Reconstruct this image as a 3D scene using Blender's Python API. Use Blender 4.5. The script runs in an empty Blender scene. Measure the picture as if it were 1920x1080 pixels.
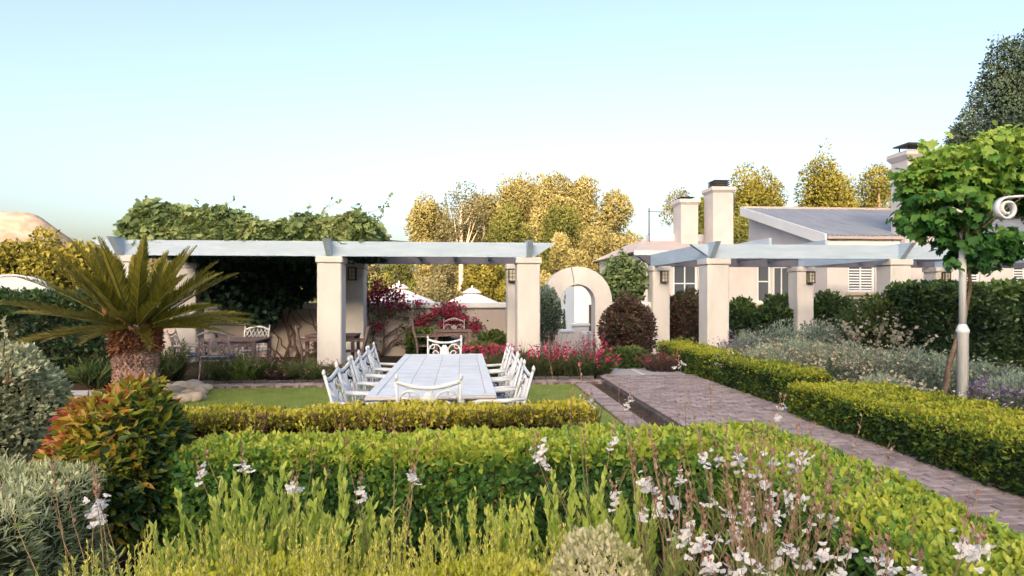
import bpy, math, random
import numpy as np
from mathutils import Vector, Matrix

scene = bpy.context.scene
COL = scene.collection
R = math.radians

# ---------------------------------------------------------------- camera, sky, sun, exposure
EYE = 1.66
YAW = R(4.885)
cam_d = bpy.data.cameras.new('camera')
cam = bpy.data.objects.new('camera', cam_d)
COL.objects.link(cam)
cam.location = (0, 0, EYE)
cam.rotation_euler = (R(90), 0, -YAW)
cam_d.sensor_width = 36.0
cam_d.lens = 36.0 * 1100 / 1920
cam_d.shift_y = 11 / 1920
cam_d.clip_start = 0.05
cam_d.clip_end = 20000
scene.camera = cam

SUN_EL = R(18.0)
SUN_AZ = R(194.0)          # clockwise from +Y: low sun behind the camera, a little to the left
world = bpy.data.worlds.new('World')
scene.world = world
world.use_nodes = True
wn = world.node_tree
wn.nodes.clear()
w_out = wn.nodes.new('ShaderNodeOutputWorld')
w_bg = wn.nodes.new('ShaderNodeBackground')
w_sky = wn.nodes.new('ShaderNodeTexSky')
w_sky.sky_type = 'NISHITA'
w_sky.sun_disc = False
w_sky.sun_elevation = SUN_EL
w_sky.sun_rotation = SUN_AZ
w_sky.altitude = 300
w_sky.air_density = 1.0
w_sky.dust_density = 7.5
w_sky.ozone_density = 0.2
w_bg.inputs['Strength'].default_value = 0.15
wn.links.new(w_sky.outputs[0], w_bg.inputs[0])
wn.links.new(w_bg.outputs[0], w_out.inputs[0])

sun_d = bpy.data.lights.new('sun', 'SUN')
sun_d.energy = 3.9
sun_d.angle = R(0.53)
sun_d.color = (1.0, 0.80, 0.56)
sun = bpy.data.objects.new('sun', sun_d)
COL.objects.link(sun)
sun_dir = Vector((math.sin(SUN_AZ) * math.cos(SUN_EL), math.cos(SUN_AZ) * math.cos(SUN_EL), math.sin(SUN_EL)))
sun.rotation_euler = sun_dir.to_track_quat('Z', 'Y').to_euler()
sun.location = (-20, -60, 30)

vs = scene.view_settings
vs.view_transform = 'Standard'
vs.look = 'None'
vs.exposure = 1.6
vs.gamma = 1.0
vs.use_curve_mapping = False
scene.render.engine = 'CYCLES'
scene.cycles.use_denoising = True
scene.cycles.max_bounces = 8
scene.cycles.transparent_max_bounces = 8
scene.cycles.sample_clamp_indirect = 8.0

# ---------------------------------------------------------------- helpers
def at(px, py, Y):
    """point of the garden at distance Y that is seen at a pixel of the photograph"""
    u = (px - 960) / 1100.0
    v = (551 - py) / 1100.0
    dx = math.sin(YAW) + u * math.cos(YAW)
    dy = math.cos(YAW) - u * math.sin(YAW)
    t = Y / dy
    return Vector((dx * t, Y, EYE + v * t))

def X(px, Y):
    return at(px, 551, Y).x

def tag(o, label=None, cat=None, group=None, kind=None):
    if label: o['label'] = label
    if cat: o['category'] = cat
    if group: o['group'] = group
    if kind: o['kind'] = kind
    return o

def root(name, label, cat, loc=(0, 0, 0), rz=0.0, group=None):
    o = bpy.data.objects.new(name, None)
    o.empty_display_size = 0.2
    COL.objects.link(o)
    o.location = loc
    o.rotation_euler = (0, 0, rz)
    tag(o, label, cat, group)
    return o

def link(name, mesh, parent=None, kind=None):
    o = bpy.data.objects.new(name, mesh)
    COL.objects.link(o)
    if parent is not None: o.parent = parent
    if kind: o['kind'] = kind
    return o

def copy_tree(o, parent=None):
    c = o.copy()
    COL.objects.link(c)
    c.parent = parent
    for ch in list(o.children):
        copy_tree(ch, c)
    return c

class MB:
    """collects shapes, builds ONE mesh object"""
    def __init__(self):
        self.v = []; self.f = []; self.sm = []
    def add(self, vs, fs, smooth=False):
        n = len(self.v)
        self.v += [tuple(p) for p in vs]
        self.f += [tuple(i + n for i in f) for f in fs]
        self.sm += [smooth] * len(fs)
        return self
    def box(self, x0, x1, y0, y1, z0, z1, b=0.0):
        if b <= 0:
            vs = [(x, y, z) for z in (z0, z1) for y in (y0, y1) for x in (x0, x1)]
            fs = [(0, 2, 3, 1), (4, 5, 7, 6), (0, 1, 5, 4), (2, 6, 7, 3), (0, 4, 6, 2), (1, 3, 7, 5)]
            return self.add(vs, fs)
        # chamfered box: 24 verts
        vs = []; idx = {}
        X_, Y_, Z_ = (x0, x1), (y0, y1), (z0, z1)
        for i in (0, 1):
            for j in (0, 1):
                for k in (0, 1):
                    sx, sy, sz = (1 - 2 * i), (1 - 2 * j), (1 - 2 * k)
                    c = (X_[i], Y_[j], Z_[k])
                    idx[i, j, k, 0] = len(vs); vs.append((c[0], c[1] + sy * b, c[2] + sz * b))
                    idx[i, j, k, 1] = len(vs); vs.append((c[0] + sx * b, c[1], c[2] + sz * b))
                    idx[i, j, k, 2] = len(vs); vs.append((c[0] + sx * b, c[1] + sy * b, c[2]))
        fs = []
        for i in (0, 1):
            q = [idx[i, 0, 0, 0], idx[i, 1, 0, 0], idx[i, 1, 1, 0], idx[i, 0, 1, 0]]
            fs.append(q if i else q[::-1])
            q = [idx[0, i, 0, 1], idx[0, i, 1, 1], idx[1, i, 1, 1], idx[1, i, 0, 1]]
            fs.append(q if i else q[::-1])
            q = [idx[0, 0, i, 2], idx[1, 0, i, 2], idx[1, 1, i, 2], idx[0, 1, i, 2]]
            fs.append(q if i else q[::-1])
        for j in (0, 1):
            for k in (0, 1):
                fs.append((idx[0, j, k, 1], idx[1, j, k, 1], idx[1, j, k, 2], idx[0, j, k, 2]))
                fs.append((idx[j, 0, k, 0], idx[j, 1, k, 0], idx[j, 1, k, 2], idx[j, 0, k, 2]))
                fs.append((idx[j, k, 0, 0], idx[j, k, 1, 0], idx[j, k, 1, 1], idx[j, k, 0, 1]))
        for i in (0, 1):
            for j in (0, 1):
                for k in (0, 1):
                    fs.append((idx[i, j, k, 0], idx[i, j, k, 1], idx[i, j, k, 2]))
        return self.add(vs, fs)
    def prism(self, poly, axis, a0, a1):
        """poly of 2D points extruded along axis ('x','y','z') from a0 to a1"""
        n = len(poly)
        def m(p, a):
            return {'x': (a, p[0], p[1]), 'y': (p[0], a, p[1]), 'z': (p[0], p[1], a)}[axis]
        vs = [m(p, a0) for p in poly] + [m(p, a1) for p in poly]
        fs = [tuple(range(n))[::-1], tuple(range(n, 2 * n))]
        fs += [(i, (i + 1) % n, n + (i + 1) % n, n + i) for i in range(n)]
        return self.add(vs, fs)
    def tube(self, pts, rad, sides=6, cap=True, flat=1.0):
        pts = [Vector(p) for p in pts]
        if not hasattr(rad, '__len__'): rad = [rad] * len(pts)
        vs = []; fs = []
        up = Vector((0, 0, 1))
        prev = None
        for i, p in enumerate(pts):
            a = pts[max(i - 1, 0)]; b = pts[min(i + 1, len(pts) - 1)]
            t = (b - a)
            t = t.normalized() if t.length > 1e-9 else Vector((0, 0, 1))
            if prev is None:
                ref = up if abs(t.z) < 0.9 else Vector((1, 0, 0))
                n = t.cross(ref).normalized()
            else:
                n = prev - t * prev.dot(t)
                n = n.normalized() if n.length > 1e-6 else t.orthogonal().normalized()
            prev = n
            bn = t.cross(n)
            for k in range(sides):
                ang = 2 * math.pi * k / sides
                vs.append(p + n * (rad[i] * math.cos(ang)) + bn * (rad[i] * flat * math.sin(ang)))
        for i in range(len(pts) - 1):
            for k in range(sides):
                k2 = (k + 1) % sides
                fs.append((i * sides + k, i * sides + k2, (i + 1) * sides + k2, (i + 1) * sides + k))
        if cap:
            fs.append(tuple(range(sides))[::-1])
            fs.append(tuple(range((len(pts) - 1) * sides, len(pts) * sides)))
        return self.add(vs, fs, True)
    def lathe(self, prof, c=(0, 0, 0), sides=20):
        vs = []; fs = []
        for r, z in prof:
            for k in range(sides):
                a = 2 * math.pi * k / sides
                vs.append((c[0] + r * math.cos(a), c[1] + r * math.sin(a), c[2] + z))
        for i in range(len(prof) - 1):
            for k in range(sides):
                k2 = (k + 1) % sides
                fs.append((i * sides + k, i * sides + k2, (i + 1) * sides + k2, (i + 1) * sides + k))
        fs.append(tuple(range(sides))[::-1])
        fs.append(tuple(range((len(prof) - 1) * sides, len(prof) * sides)))
        return self.add(vs, fs, True)
    def mesh(self, name, mat, off=(0, 0, 0)):
        me = bpy.data.meshes.new(name)
        ox, oy, oz = off
        me.from_pydata([(a - ox, b - oy, c - oz) for a, b, c in self.v], [], self.f)
        me.polygons.foreach_set('use_smooth', self.sm)
        me.materials.append(mat)
        me.update()
        return me
    def build(self, name, mat, parent=None, kind=None):
        off = parent_world(parent)
        return link(name, self.mesh(name, mat, off), parent, kind)

def parent_world(p):
    o = Vector((0, 0, 0))
    while p is not None:
        o += p.location
        p = p.parent
    return o

# ---------------------------------------------------------------- materials
MATS = {}
def new_mat(name):
    m = bpy.data.materials.new(name)
    m.use_nodes = True
    nt = m.node_tree
    b = nt.nodes['Principled BSDF']
    MATS[name] = m
    return m, nt, b

def surf(name, c1, c2=None, scale=4.0, rough=0.7, bump=0.0, bscale=60.0, spec=0.3, metal=0.0, detail=6.0, streak=None, rnd=0.0):
    """two-tone noisy surface with fine relief"""
    m, nt, b = new_mat(name)
    L = nt.links
    b.inputs['Roughness'].default_value = rough
    b.inputs['Specular IOR Level'].default_value = spec
    b.inputs['Metallic'].default_value = metal
    tc = nt.nodes.new('ShaderNodeTexCoord')
    geo = nt.nodes.new('ShaderNodeNewGeometry')
    n1 = nt.nodes.new('ShaderNodeTexNoise')
    n1.inputs['Scale'].default_value = scale
    n1.inputs['Detail'].default_value = detail
    n1.inputs['Roughness'].default_value = 0.62
    if streak:
        mp = nt.nodes.new('ShaderNodeMapping')
        mp.inputs['Scale'].default_value = streak
        L.new(geo.outputs['Position'], mp.inputs['Vector'])
        L.new(mp.outputs[0], n1.inputs['Vector'])
    else:
        L.new(geo.outputs['Position'], n1.inputs['Vector'])
    rp = nt.nodes.new('ShaderNodeValToRGB')
    rp.color_ramp.elements[0].position = 0.32
    rp.color_ramp.elements[1].position = 0.68
    rp.color_ramp.elements[0].color = (*c1, 1)
    rp.color_ramp.elements[1].color = (*(c2 or c1), 1)
    L.new(n1.outputs['Fac'], rp.inputs['Fac'])
    out = rp.outputs[0]
    if rnd > 0:
        oi = nt.nodes.new('ShaderNodeObjectInfo')
        ad = nt.nodes.new('ShaderNodeMath'); ad.operation = 'ADD'
        fr = nt.nodes.new('ShaderNodeMath'); fr.operation = 'FRACT'
        L.new(oi.outputs['Random'], ad.inputs[0]); L.new(geo.outputs['Random Per Island'], ad.inputs[1])
        L.new(ad.outputs[0], fr.inputs[0])
        mr = nt.nodes.new('ShaderNodeMapRange')
        mr.inputs['To Min'].default_value = 1 - rnd
        mr.inputs['To Max'].default_value = 1 + rnd
        L.new(fr.outputs[0], mr.inputs['Value'])
        mx = nt.nodes.new('ShaderNodeVectorMath'); mx.operation = 'SCALE'
        L.new(out, mx.inputs[0]); L.new(mr.outputs[0], mx.inputs['Scale'])
        out = mx.outputs[0]
    L.new(out, b.inputs['Base Color'])
    if bump > 0:
        n2 = nt.nodes.new('ShaderNodeTexNoise')
        n2.inputs['Scale'].default_value = bscale
        n2.inputs['Detail'].default_value = 4
        L.new(geo.outputs['Position'], n2.inputs['Vector'])
        bp = nt.nodes.new('ShaderNodeBump')
        bp.inputs['Strength'].default_value = bump
        bp.inputs['Distance'].default_value = 0.02
        L.new(n2.outputs['Fac'], bp.inputs['Height'])
        L.new(bp.outputs[0], b.inputs['Normal'])
    return m

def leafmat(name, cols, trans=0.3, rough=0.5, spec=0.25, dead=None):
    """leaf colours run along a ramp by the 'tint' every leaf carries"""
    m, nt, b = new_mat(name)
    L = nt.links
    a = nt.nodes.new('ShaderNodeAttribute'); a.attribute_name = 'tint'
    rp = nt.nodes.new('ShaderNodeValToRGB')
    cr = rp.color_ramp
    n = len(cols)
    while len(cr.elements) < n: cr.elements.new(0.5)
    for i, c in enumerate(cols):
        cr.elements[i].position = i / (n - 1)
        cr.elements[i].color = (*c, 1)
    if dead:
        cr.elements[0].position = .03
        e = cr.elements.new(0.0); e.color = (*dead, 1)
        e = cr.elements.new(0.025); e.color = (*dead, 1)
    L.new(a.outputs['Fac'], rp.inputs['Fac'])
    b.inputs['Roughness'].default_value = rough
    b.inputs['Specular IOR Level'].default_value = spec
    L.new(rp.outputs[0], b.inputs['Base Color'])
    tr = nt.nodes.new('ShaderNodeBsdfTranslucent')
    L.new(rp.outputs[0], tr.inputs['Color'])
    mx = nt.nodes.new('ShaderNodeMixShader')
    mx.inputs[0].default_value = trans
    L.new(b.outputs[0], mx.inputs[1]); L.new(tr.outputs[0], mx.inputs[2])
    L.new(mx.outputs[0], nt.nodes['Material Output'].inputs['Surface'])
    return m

M_PLASTER = surf('cream_plaster', (.60, .575, .565), (.73, .70, .69), 1.8, .85, .3, 70, .2, streak=(1, 1, .35))
M_WALL = surf('house_plaster', (.57, .53, .53), (.68, .635, .64), 1.1, .85, .2, 60, .2)
M_GWALL = surf('garden_wall_plaster', (.50, .43, .41), (.62, .55, .52), 1.3, .9, .3, 50, .2, streak=(1, 1, .35))
M_BEAM = surf('pale_blue_paint', (.40, .51, .65), (.50, .61, .75), 3.0, .5, .15, 40, .4, streak=(.5, .5, 4))
M_SHADED_BEAM = surf('shaded_beam_paint', (.085, .09, .13), (.13, .135, .18), 3, .7, .15, 40, .2)  # shade under the pergolas, put into the colour of rear beams and rafters
M_TRIM = surf('white_trim_paint', (.72, .75, .80), (.78, .80, .84), 2.0, .5, .05, 40, .4)
M_DARKSTEEL = surf('dark_steel', (.03, .03, .035), (.06, .06, .065), 8, .5, .1, 60, .4)
M_ROOF = surf('grey_roof_sheet', (.20, .22, .27), (.29, .31, .36), 1.8, .55, .1, 20, .4, streak=(3, .4, 1))
M_LOWROOF = surf('pinkish_roof', (.52, .42, .39), (.60, .50, .46), 1.5, .8, .1, 20, .3)
M_GUTTER = surf('tan_gutter', (.50, .40, .36), (.56, .46, .42), 2, .5, 0, 20, .4)
M_IRON = surf('white_cast_metal', (.60, .63, .68), (.75, .77, .82), 9, .45, .12, 90, .45)
M_OLDIRON = surf('bare_cast_metal', (.34, .27, .27), (.48, .40, .40), 12, .55, .15, 90, .4)
M_TABLE = surf('white_stone_tabletop', (.60, .63, .68), (.72, .74, .79), 6, .42, .06, 80, .4, rnd=.05)
M_CUSHION = None
M_WOOD = surf('weathered_wood', (.15, .10, .10), (.25, .18, .17), 5, .8, .3, 60, .2, streak=(8, 1, 1))
M_BARK = surf('brown_bark', (.12, .08, .06), (.22, .16, .13), 9, .9, .6, 40, .1)
M_TWIG = surf('dark_twigs', (.035, .04, .022), (.055, .06, .032), 14, .95, .5, 40, .05)
M_LIMESTEM = surf('lime_stalk', (.26, .30, .06), (.38, .38, .12), 18, .8)
M_STEM = surf('purple_brown_stems', (.13, .06, .065), (.22, .11, .11), 22, .9, .3, 40, .1)
M_PALE_TRUNK = surf('pale_pine_bark', (.42, .30, .22), (.56, .43, .33), 3, .9, .4, 12, .1)
M_BRICK = surf('worn_pink_brick', (.22, .175, .18), (.36, .30, .305), 9, .85, .5, 70, .2, rnd=.22)
M_MORTAR = surf('sandy_mortar', (.10, .075, .07), (.17, .135, .125), 12, .95, .4, 60, .1)
M_DARKSTONE = surf('dark_edging_stone', (.055, .05, .055), (.12, .105, .11), 10, .9, .6, 40, .2, rnd=.3)
M_SLAB = surf('grey_paving_slab', (.34, .34, .36), (.44, .43, .45), 4, .85, .25, 50, .2, rnd=.08)
M_PALEJOINT = surf('pale_joint', (.68, .66, .66), (.76, .74, .74), 6, .9, .2, 50, .2)
M_WALK = surf('pale_concrete', (.50, .47, .47), (.58, .55, .55), 3, .9, .25, 40, .2)
M_SOIL = surf('garden_soil', (.055, .04, .03), (.10, .075, .055), 5, .98, .8, 25, .05)
M_GROUND = surf('dry_country_ground', (.10, .10, .045), (.18, .15, .075), .05, .98, .3, 2, .05)
M_LAWN = surf('lawn_green', (.14, .20, .05), (.24, .30, .09), 3, .95, .5, 60, .1)
M_HILL = surf('hazed_dry_mountain', (.18, .15, .12), (.36, .28, .24), .045, .95, .8, .1, .05)  # dry brown made paler and greyer, distance haze put into the colour
M_ROCK = surf('cream_boulder', (.36, .30, .25), (.56, .49, .43), 7, .85, .6, 30, .2, rnd=.22)
M_CANVAS = surf('white_canvas', (.74, .70, .72), (.80, .76, .78), 3, .8, .05, 60, .2)
M_TRUNK_CYCAD = surf('cycad_bark', (.22, .13, .115), (.40, .27, .25), 16, .95, .7, 50, .05, rnd=.3)
M_CREAMPAINT = surf('cream_paint', (.62, .52, .38), (.68, .58, .44), 3, .5, .05, 40, .4)
M_BLUECHAIR = surf('teal_paint', (.12, .26, .28), (.18, .33, .34), 3, .5, .05, 40, .4)
M_WHITEIRON = surf('white_enamel', (.74, .76, .80), (.80, .82, .86), 5, .35, .05, 50, .5)

def glass_mat():
    m, nt, b = new_mat('window_glass')
    b.inputs['Base Color'].default_value = (.09, .105, .13, 1)
    b.inputs['Roughness'].default_value = .06
    b.inputs['Specular IOR Level'].default_value = .8
    return m
M_GLASS = glass_mat()
def lampglass():
    m, nt, b = new_mat('lantern_glass')
    b.inputs['Base Color'].default_value = (.62, .56, .42, 1)
    b.inputs['Roughness'].default_value = .25
    return m
M_LGLASS = lampglass()
def glow():
    m, nt, b = new_mat('lit_bulb')
    b.inputs['Base Color'].default_value = (1, .9, .7, 1)
    b.inputs['Emission Color'].default_value = (1, .85, .6, 1)
    b.inputs['Emission Strength'].default_value = 1.2
    return m
M_GLOW = glow()
def cushion():
    m, nt, b = new_mat('blue_patterned_cloth')
    L = nt.links
    geo = nt.nodes.new('ShaderNodeNewGeometry')
    vo = nt.nodes.new('ShaderNodeTexVoronoi'); vo.inputs['Scale'].default_value = 26
    L.new(geo.outputs['Position'], vo.inputs['Vector'])
    rp = nt.nodes.new('ShaderNodeValToRGB')
    rp.color_ramp.elements[0].position = .25; rp.color_ramp.elements[0].color = (.40, .44, .54, 1)
    rp.color_ramp.elements[1].position = .42; rp.color_ramp.elements[1].color = (.035, .05, .12, 1)
    L.new(vo.outputs['Distance'], rp.inputs['Fac'])
    L.new(rp.outputs[0], b.inputs['Base Color'])
    b.inputs['Roughness'].default_value = .9
    return m
M_CUSHION = cushion()

# foliage colours (dark .. fresh)
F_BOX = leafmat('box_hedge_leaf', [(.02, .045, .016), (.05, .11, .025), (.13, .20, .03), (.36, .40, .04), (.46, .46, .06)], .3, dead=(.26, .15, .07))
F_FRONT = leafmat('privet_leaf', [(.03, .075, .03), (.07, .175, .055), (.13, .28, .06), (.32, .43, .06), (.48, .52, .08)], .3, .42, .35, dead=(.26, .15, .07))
F_BOXFAR = leafmat('abelia_leaf', [(.08, .07, .025), (.20, .21, .035), (.42, .40, .045), (.58, .52, .07), (.64, .56, .14)], .3)
F_DARK = leafmat('dark_hedge_leaf', [(.012, .028, .02), (.028, .06, .032), (.06, .115, .042), (.13, .21, .05)], .2, .35, .4)
F_GREY = leafmat('grey_green_leaf', [(.13, .15, .085), (.29, .32, .19), (.46, .48, .30), (.60, .61, .43)], .2, .7)
F_WEST = leafmat('rosemary_leaf', [(.12, .14, .06), (.31, .35, .17), (.50, .54, .31), (.64, .66, .44)], .2, .6)
F_CHART = leafmat('chartreuse_leaf', [(.10, .15, .025), (.30, .36, .04), (.52, .54, .06), (.66, .63, .09), (.70, .66, .22)], .35)
F_CREAM = leafmat('cream_variegated_leaf', [(.18, .22, .05), (.42, .44, .16), (.60, .58, .30), (.68, .62, .46)], .3)
F_REED = leafmat('fresh_upright_leaf', [(.10, .18, .035), (.24, .38, .06), (.42, .54, .10), (.54, .60, .17)], .35)
F_RED = leafmat('red_tipped_leaf', [(.02, .06, .025), (.07, .13, .025), (.34, .36, .04), (.46, .28, .04), (.46, .08, .05), (.38, .03, .08)], .3, .4, .35)
F_VINE = leafmat('grape_leaf', [(.02, .08, .03), (.05, .17, .045), (.12, .29, .055), (.30, .46, .08), (.46, .56, .12)], .35, .45)
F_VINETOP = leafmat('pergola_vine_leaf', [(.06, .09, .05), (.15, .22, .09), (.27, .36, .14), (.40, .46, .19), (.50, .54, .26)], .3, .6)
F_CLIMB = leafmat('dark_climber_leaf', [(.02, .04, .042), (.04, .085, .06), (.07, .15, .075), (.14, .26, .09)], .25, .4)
F_PINE = leafmat('pine_needles', [(.09, .08, .035), (.21, .185, .07), (.35, .30, .12), (.48, .40, .18)], .42, .8, .1)
F_PINEG = leafmat('green_pine_needles', [(.05, .06, .025), (.11, .125, .04), (.20, .205, .055), (.29, .27, .075)], .42, .8, .1)
F_OLIVE = leafmat('olive_leaf', [(.09, .09, .045), (.17, .16, .08), (.26, .23, .12), (.33, .29, .17)], .42, .7, .1)
F_YELLOW = leafmat('yellow_green_leaf', [(.06, .06, .018), (.14, .135, .03), (.25, .22, .045), (.34, .29, .065)], .42, .7, .1)
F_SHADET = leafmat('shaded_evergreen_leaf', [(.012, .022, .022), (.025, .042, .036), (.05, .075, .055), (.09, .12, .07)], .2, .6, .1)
F_CYCAD = leafmat('cycad_leaflet', [(.04, .055, .015), (.11, .12, .02), (.25, .225, .03), (.42, .34, .05)], .15, .5, .25)
F_LAV = leafmat('silver_shrub_leaf', [(.08, .12, .10), (.17, .24, .19), (.29, .37, .29), (.42, .49, .38)], .2, .7)
F_LAVTIP = leafmat('dry_pink_tips', [(.30, .32, .20), (.42, .42, .29), (.52, .46, .35), (.60, .52, .44)], .25, .8)
F_PURPLE = leafmat('lavender_flower', [(.16, .13, .24), (.25, .20, .34), (.36, .30, .44)], .25, .8)
F_PEREN = leafmat('perennial_leaf', [(.025, .05, .025), (.06, .10, .035), (.12, .175, .05), (.21, .26, .07)], .25)
F_MAG = leafmat('magenta_petal', [(.26, .012, .07), (.54, .03, .13), (.74, .06, .18), (.78, .16, .28)], .35)
F_PINK = leafmat('pink_bud', [(.28, .12, .10), (.44, .25, .20), (.58, .42, .34)], .3)
F_WHITE = leafmat('white_petal', [(.72, .70, .72), (.80, .78, .80), (.84, .82, .84)], .35, .6)
F_GAURA = leafmat('gaura_stem_leaf', [(.10, .16, .04), (.22, .33, .08), (.36, .46, .13), (.46, .42, .26)], .3)
F_GRASS = leafmat('lawn_blade', [(.14, .20, .04), (.25, .32, .07), (.38, .42, .12)], .3, .6)
F_BRONZE = leafmat('bronze_leaf', [(.03, .035, .03), (.075, .05, .045), (.13, .075, .065), (.10, .12, .055)], .2, .4, .3)
F_STRAW = leafmat('dry_straw', [(.28, .22, .16), (.40, .33, .25), (.50, .43, .34)], .2, .9)
F_BANANA = leafmat('banana_leaf', [(.16, .17, .03), (.26, .25, .05), (.34, .31, .08)], .35, .5)

# ---------------------------------------------------------------- leaf geometry
TMPL = {
    'rhomb': (np.array([(0, 0, 0), (-.28, .45, .07), (0, 1, -.06), (.28, .45, .07)]), [(0, 2, 1), (0, 3, 2)]),
    'wide': (np.array([(0, 0, 0), (-.42, .5, .08), (0, 1, -.08), (.42, .5, .08)]), [(0, 2, 1), (0, 3, 2)]),
    'needle': (np.array([(0, 0, 0), (-.075, .45, .02), (0, 1, 0), (.075, .45, .02)]), [(0, 2, 1), (0, 3, 2)]),
    'blade': (np.array([(-.03, 0, 0), (.03, 0, 0), (0, 1, 0)]), [(0, 1, 2)]),
    'oval': (np.array([(0, 0, 0), (-.22, .22, .03), (-.27, .58, .05), (0, 1, -.08), (.27, .58, .05), (.22, .22, .03), (0, .45, -.05)]),
             [(0, 6, 1), (1, 6, 2), (2, 6, 3), (3, 6, 4), (4, 6, 5), (5, 6, 0)]),
    'lance': (np.array([(0, 0, 0), (-.15, .25, .03), (-.16, .55, .03), (0, 1, -.12), (.16, .55, .03), (.15, .25, .03), (0, .45, -.05)]),
              [(0, 6, 1), (1, 6, 2), (2, 6, 3), (3, 6, 4), (4, 6, 5), (5, 6, 0)]),
    'petal': (np.array([(0, 0, 0), (-.10, .30, .02), (-.30, .68, .05), (-.20, .95, -.02), (.20, .95, -.02), (.30, .68, .05), (.10, .30, .02), (0, .6, -.06)]),
              [(7, 0, 1), (7, 1, 2), (7, 2, 3), (7, 3, 4), (7, 4, 5), (7, 5, 6), (7, 6, 0)]),
    'grape': (np.array([(0, 0, 0), (-.30, -.08, .05), (-.52, .22, .0), (-.36, .42, .06), (-.42, .74, -.03), (-.16, .70, .04), (0, 1.0, -.12),
                        (.16, .70, .04), (.42, .74, -.03), (.36, .42, .06), (.52, .22, .0), (.30, -.08, .05), (0, .35, -.06)]),
              [(12, i, i + 1) for i in range(0, 11)] + [(12, 11, 0)]),
}

def unit(a):
    return a / np.maximum(np.linalg.norm(a, axis=1, keepdims=True), 1e-9)

def leaf_mesh(name, P, D, N, S, tint, tmpl, mat, off=(0, 0, 0)):
    tv, tf = TMPL[tmpl]
    P = np.asarray(P, float) - np.array(tuple(off))
    n = len(P); k = len(tv)
    T = unit(np.asarray(D, float))
    B = unit(np.cross(T, np.asarray(N, float) + 1e-6))
    Nn = np.cross(B, T)
    S = np.broadcast_to(np.asarray(S, float), (n,))
    V = (P[:, None, :] + S[:, None, None] * (tv[None, :, 0:1] * B[:, None, :] + tv[None, :, 1:2] * T[:, None, :] + tv[None, :, 2:3] * Nn[:, None, :]))
    V = V.reshape(-1, 3).astype(np.float32)
    F = (np.arange(n)[:, None, None] * k + np.array(tf)[None]).reshape(-1).astype(np.int32)
    me = bpy.data.meshes.new(name)
    nf = n * len(tf)
    me.vertices.add(len(V)); me.vertices.foreach_set('co', V.ravel())
    me.loops.add(nf * 3); me.loops.foreach_set('vertex_index', F)
    me.polygons.add(nf)
    me.polygons.foreach_set('loop_start', np.arange(0, nf * 3, 3, dtype=np.int32))
    at_ = me.attributes.new('tint', 'FLOAT', 'POINT')
    at_.data.foreach_set('value', np.repeat(np.clip(np.asarray(tint, float), 0, 1), k).astype(np.float32))
    me.materials.append(mat)
    me.update()
    return me

def leaves(name, P, D, N, S, tint, tmpl, mat, parent, kind='stuff'):
    return link(name, leaf_mesh(name, P, D, N, S, tint, tmpl, mat, parent_world(parent)), parent, kind)

_single = {}
def single_leaves(name, P, D, N, S, tint, tmpl, mat, parent):
    """each leaf an object of its own; alike leaves share mesh data"""
    off = np.array(tuple(parent_world(parent)))
    T = unit(np.asarray(D, float)); B = unit(np.cross(T, np.asarray(N, float) + 1e-6)); Nn = np.cross(B, T)
    for i in range(len(P)):
        q = int(np.clip(tint[i], 0, .999) * 12)
        key = (tmpl, mat.name, q)
        if key not in _single:
            _single[key] = leaf_mesh(name, [(0, 0, 0)], [(0, 1, 0)], [(0, 0, 1)], 1.0, [(q + .5) / 12], tmpl, mat)
        o = bpy.data.objects.new(name, _single[key])
        COL.objects.link(o)
        o.parent = parent
        s = float(S[i])
        p = P[i] - off
        o.matrix_local = Matrix(((B[i][0] * s, T[i][0] * s, Nn[i][0] * s, p[0]),
                                 (B[i][1] * s, T[i][1] * s, Nn[i][1] * s, p[1]),
                                 (B[i][2] * s, T[i][2] * s, Nn[i][2] * s, p[2]), (0, 0, 0, 1)))

def leaves_split(name, stuffname, P, D, N, S, tint, tmpl, mat, parent, score, count=290):
    """the leaves that show largest as objects of their own, the rest as one mesh"""
    order = np.argsort(-score)
    a = order[:count]; b = order[count:]
    S = np.broadcast_to(np.asarray(S, float), (len(P),))
    single_leaves(name, P[a], D[a], N[a], S[a], tint[a], tmpl, mat, parent)
    leaves(stuffname, P[b], D[b], N[b], S[b], tint[b], tmpl, mat, parent)

def noise3(P, f, seed=0):
    """cheap smooth noise from sines, about -1..1"""
    rs = np.random.RandomState(seed)
    out = 0
    for i in range(5):
        k = rs.normal(size=3) * f
        out = out + np.sin(P @ k + rs.uniform(0, 6.28))
    return out / 2.6

def rough_box(mb, x0, x1, y0, y1, z0, z1, seed, amp=.04, step=.12):
    """a box whose faces are a little lumpy (the twiggy inside of a hedge)"""
    def grid(o, a, b, la, lb):
        na = max(2, min(40, int(la / step))); nb = max(2, min(40, int(lb / step)))
        vs = []; fs = []
        for i in range(na + 1):
            for j in range(nb + 1):
                vs.append(np.array(o) + np.array(a) * (la * i / na) + np.array(b) * (lb * j / nb))
        vs = np.array(vs)
        c = np.array([(x0 + x1) / 2, (y0 + y1) / 2, (z0 + z1) / 2])
        d = unit(vs - c)
        vs = vs - d * (amp * (1 + noise3(vs, 9, seed)))[:, None]
        for i in range(na):
            for j in range(nb):
                q = i * (nb + 1) + j
                fs.append((q, q + 1, q + nb + 2, q + nb + 1))
        mb.add(vs.tolist(), fs, True)
    lx, ly, lz = x1 - x0, y1 - y0, z1 - z0
    grid((x0, y0, z1), (1, 0, 0), (0, 1, 0), lx, ly)
    grid((x0, y0, z0), (1, 0, 0), (0, 0, 1), lx, lz)
    grid((x0, y1, z0), (1, 0, 0), (0, 0, 1), lx, lz)
    grid((x0, y0, z0), (0, 1, 0), (0, 0, 1), ly, lz)
    grid((x1, y0, z0), (0, 1, 0), (0, 0, 1), ly, lz)

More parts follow.
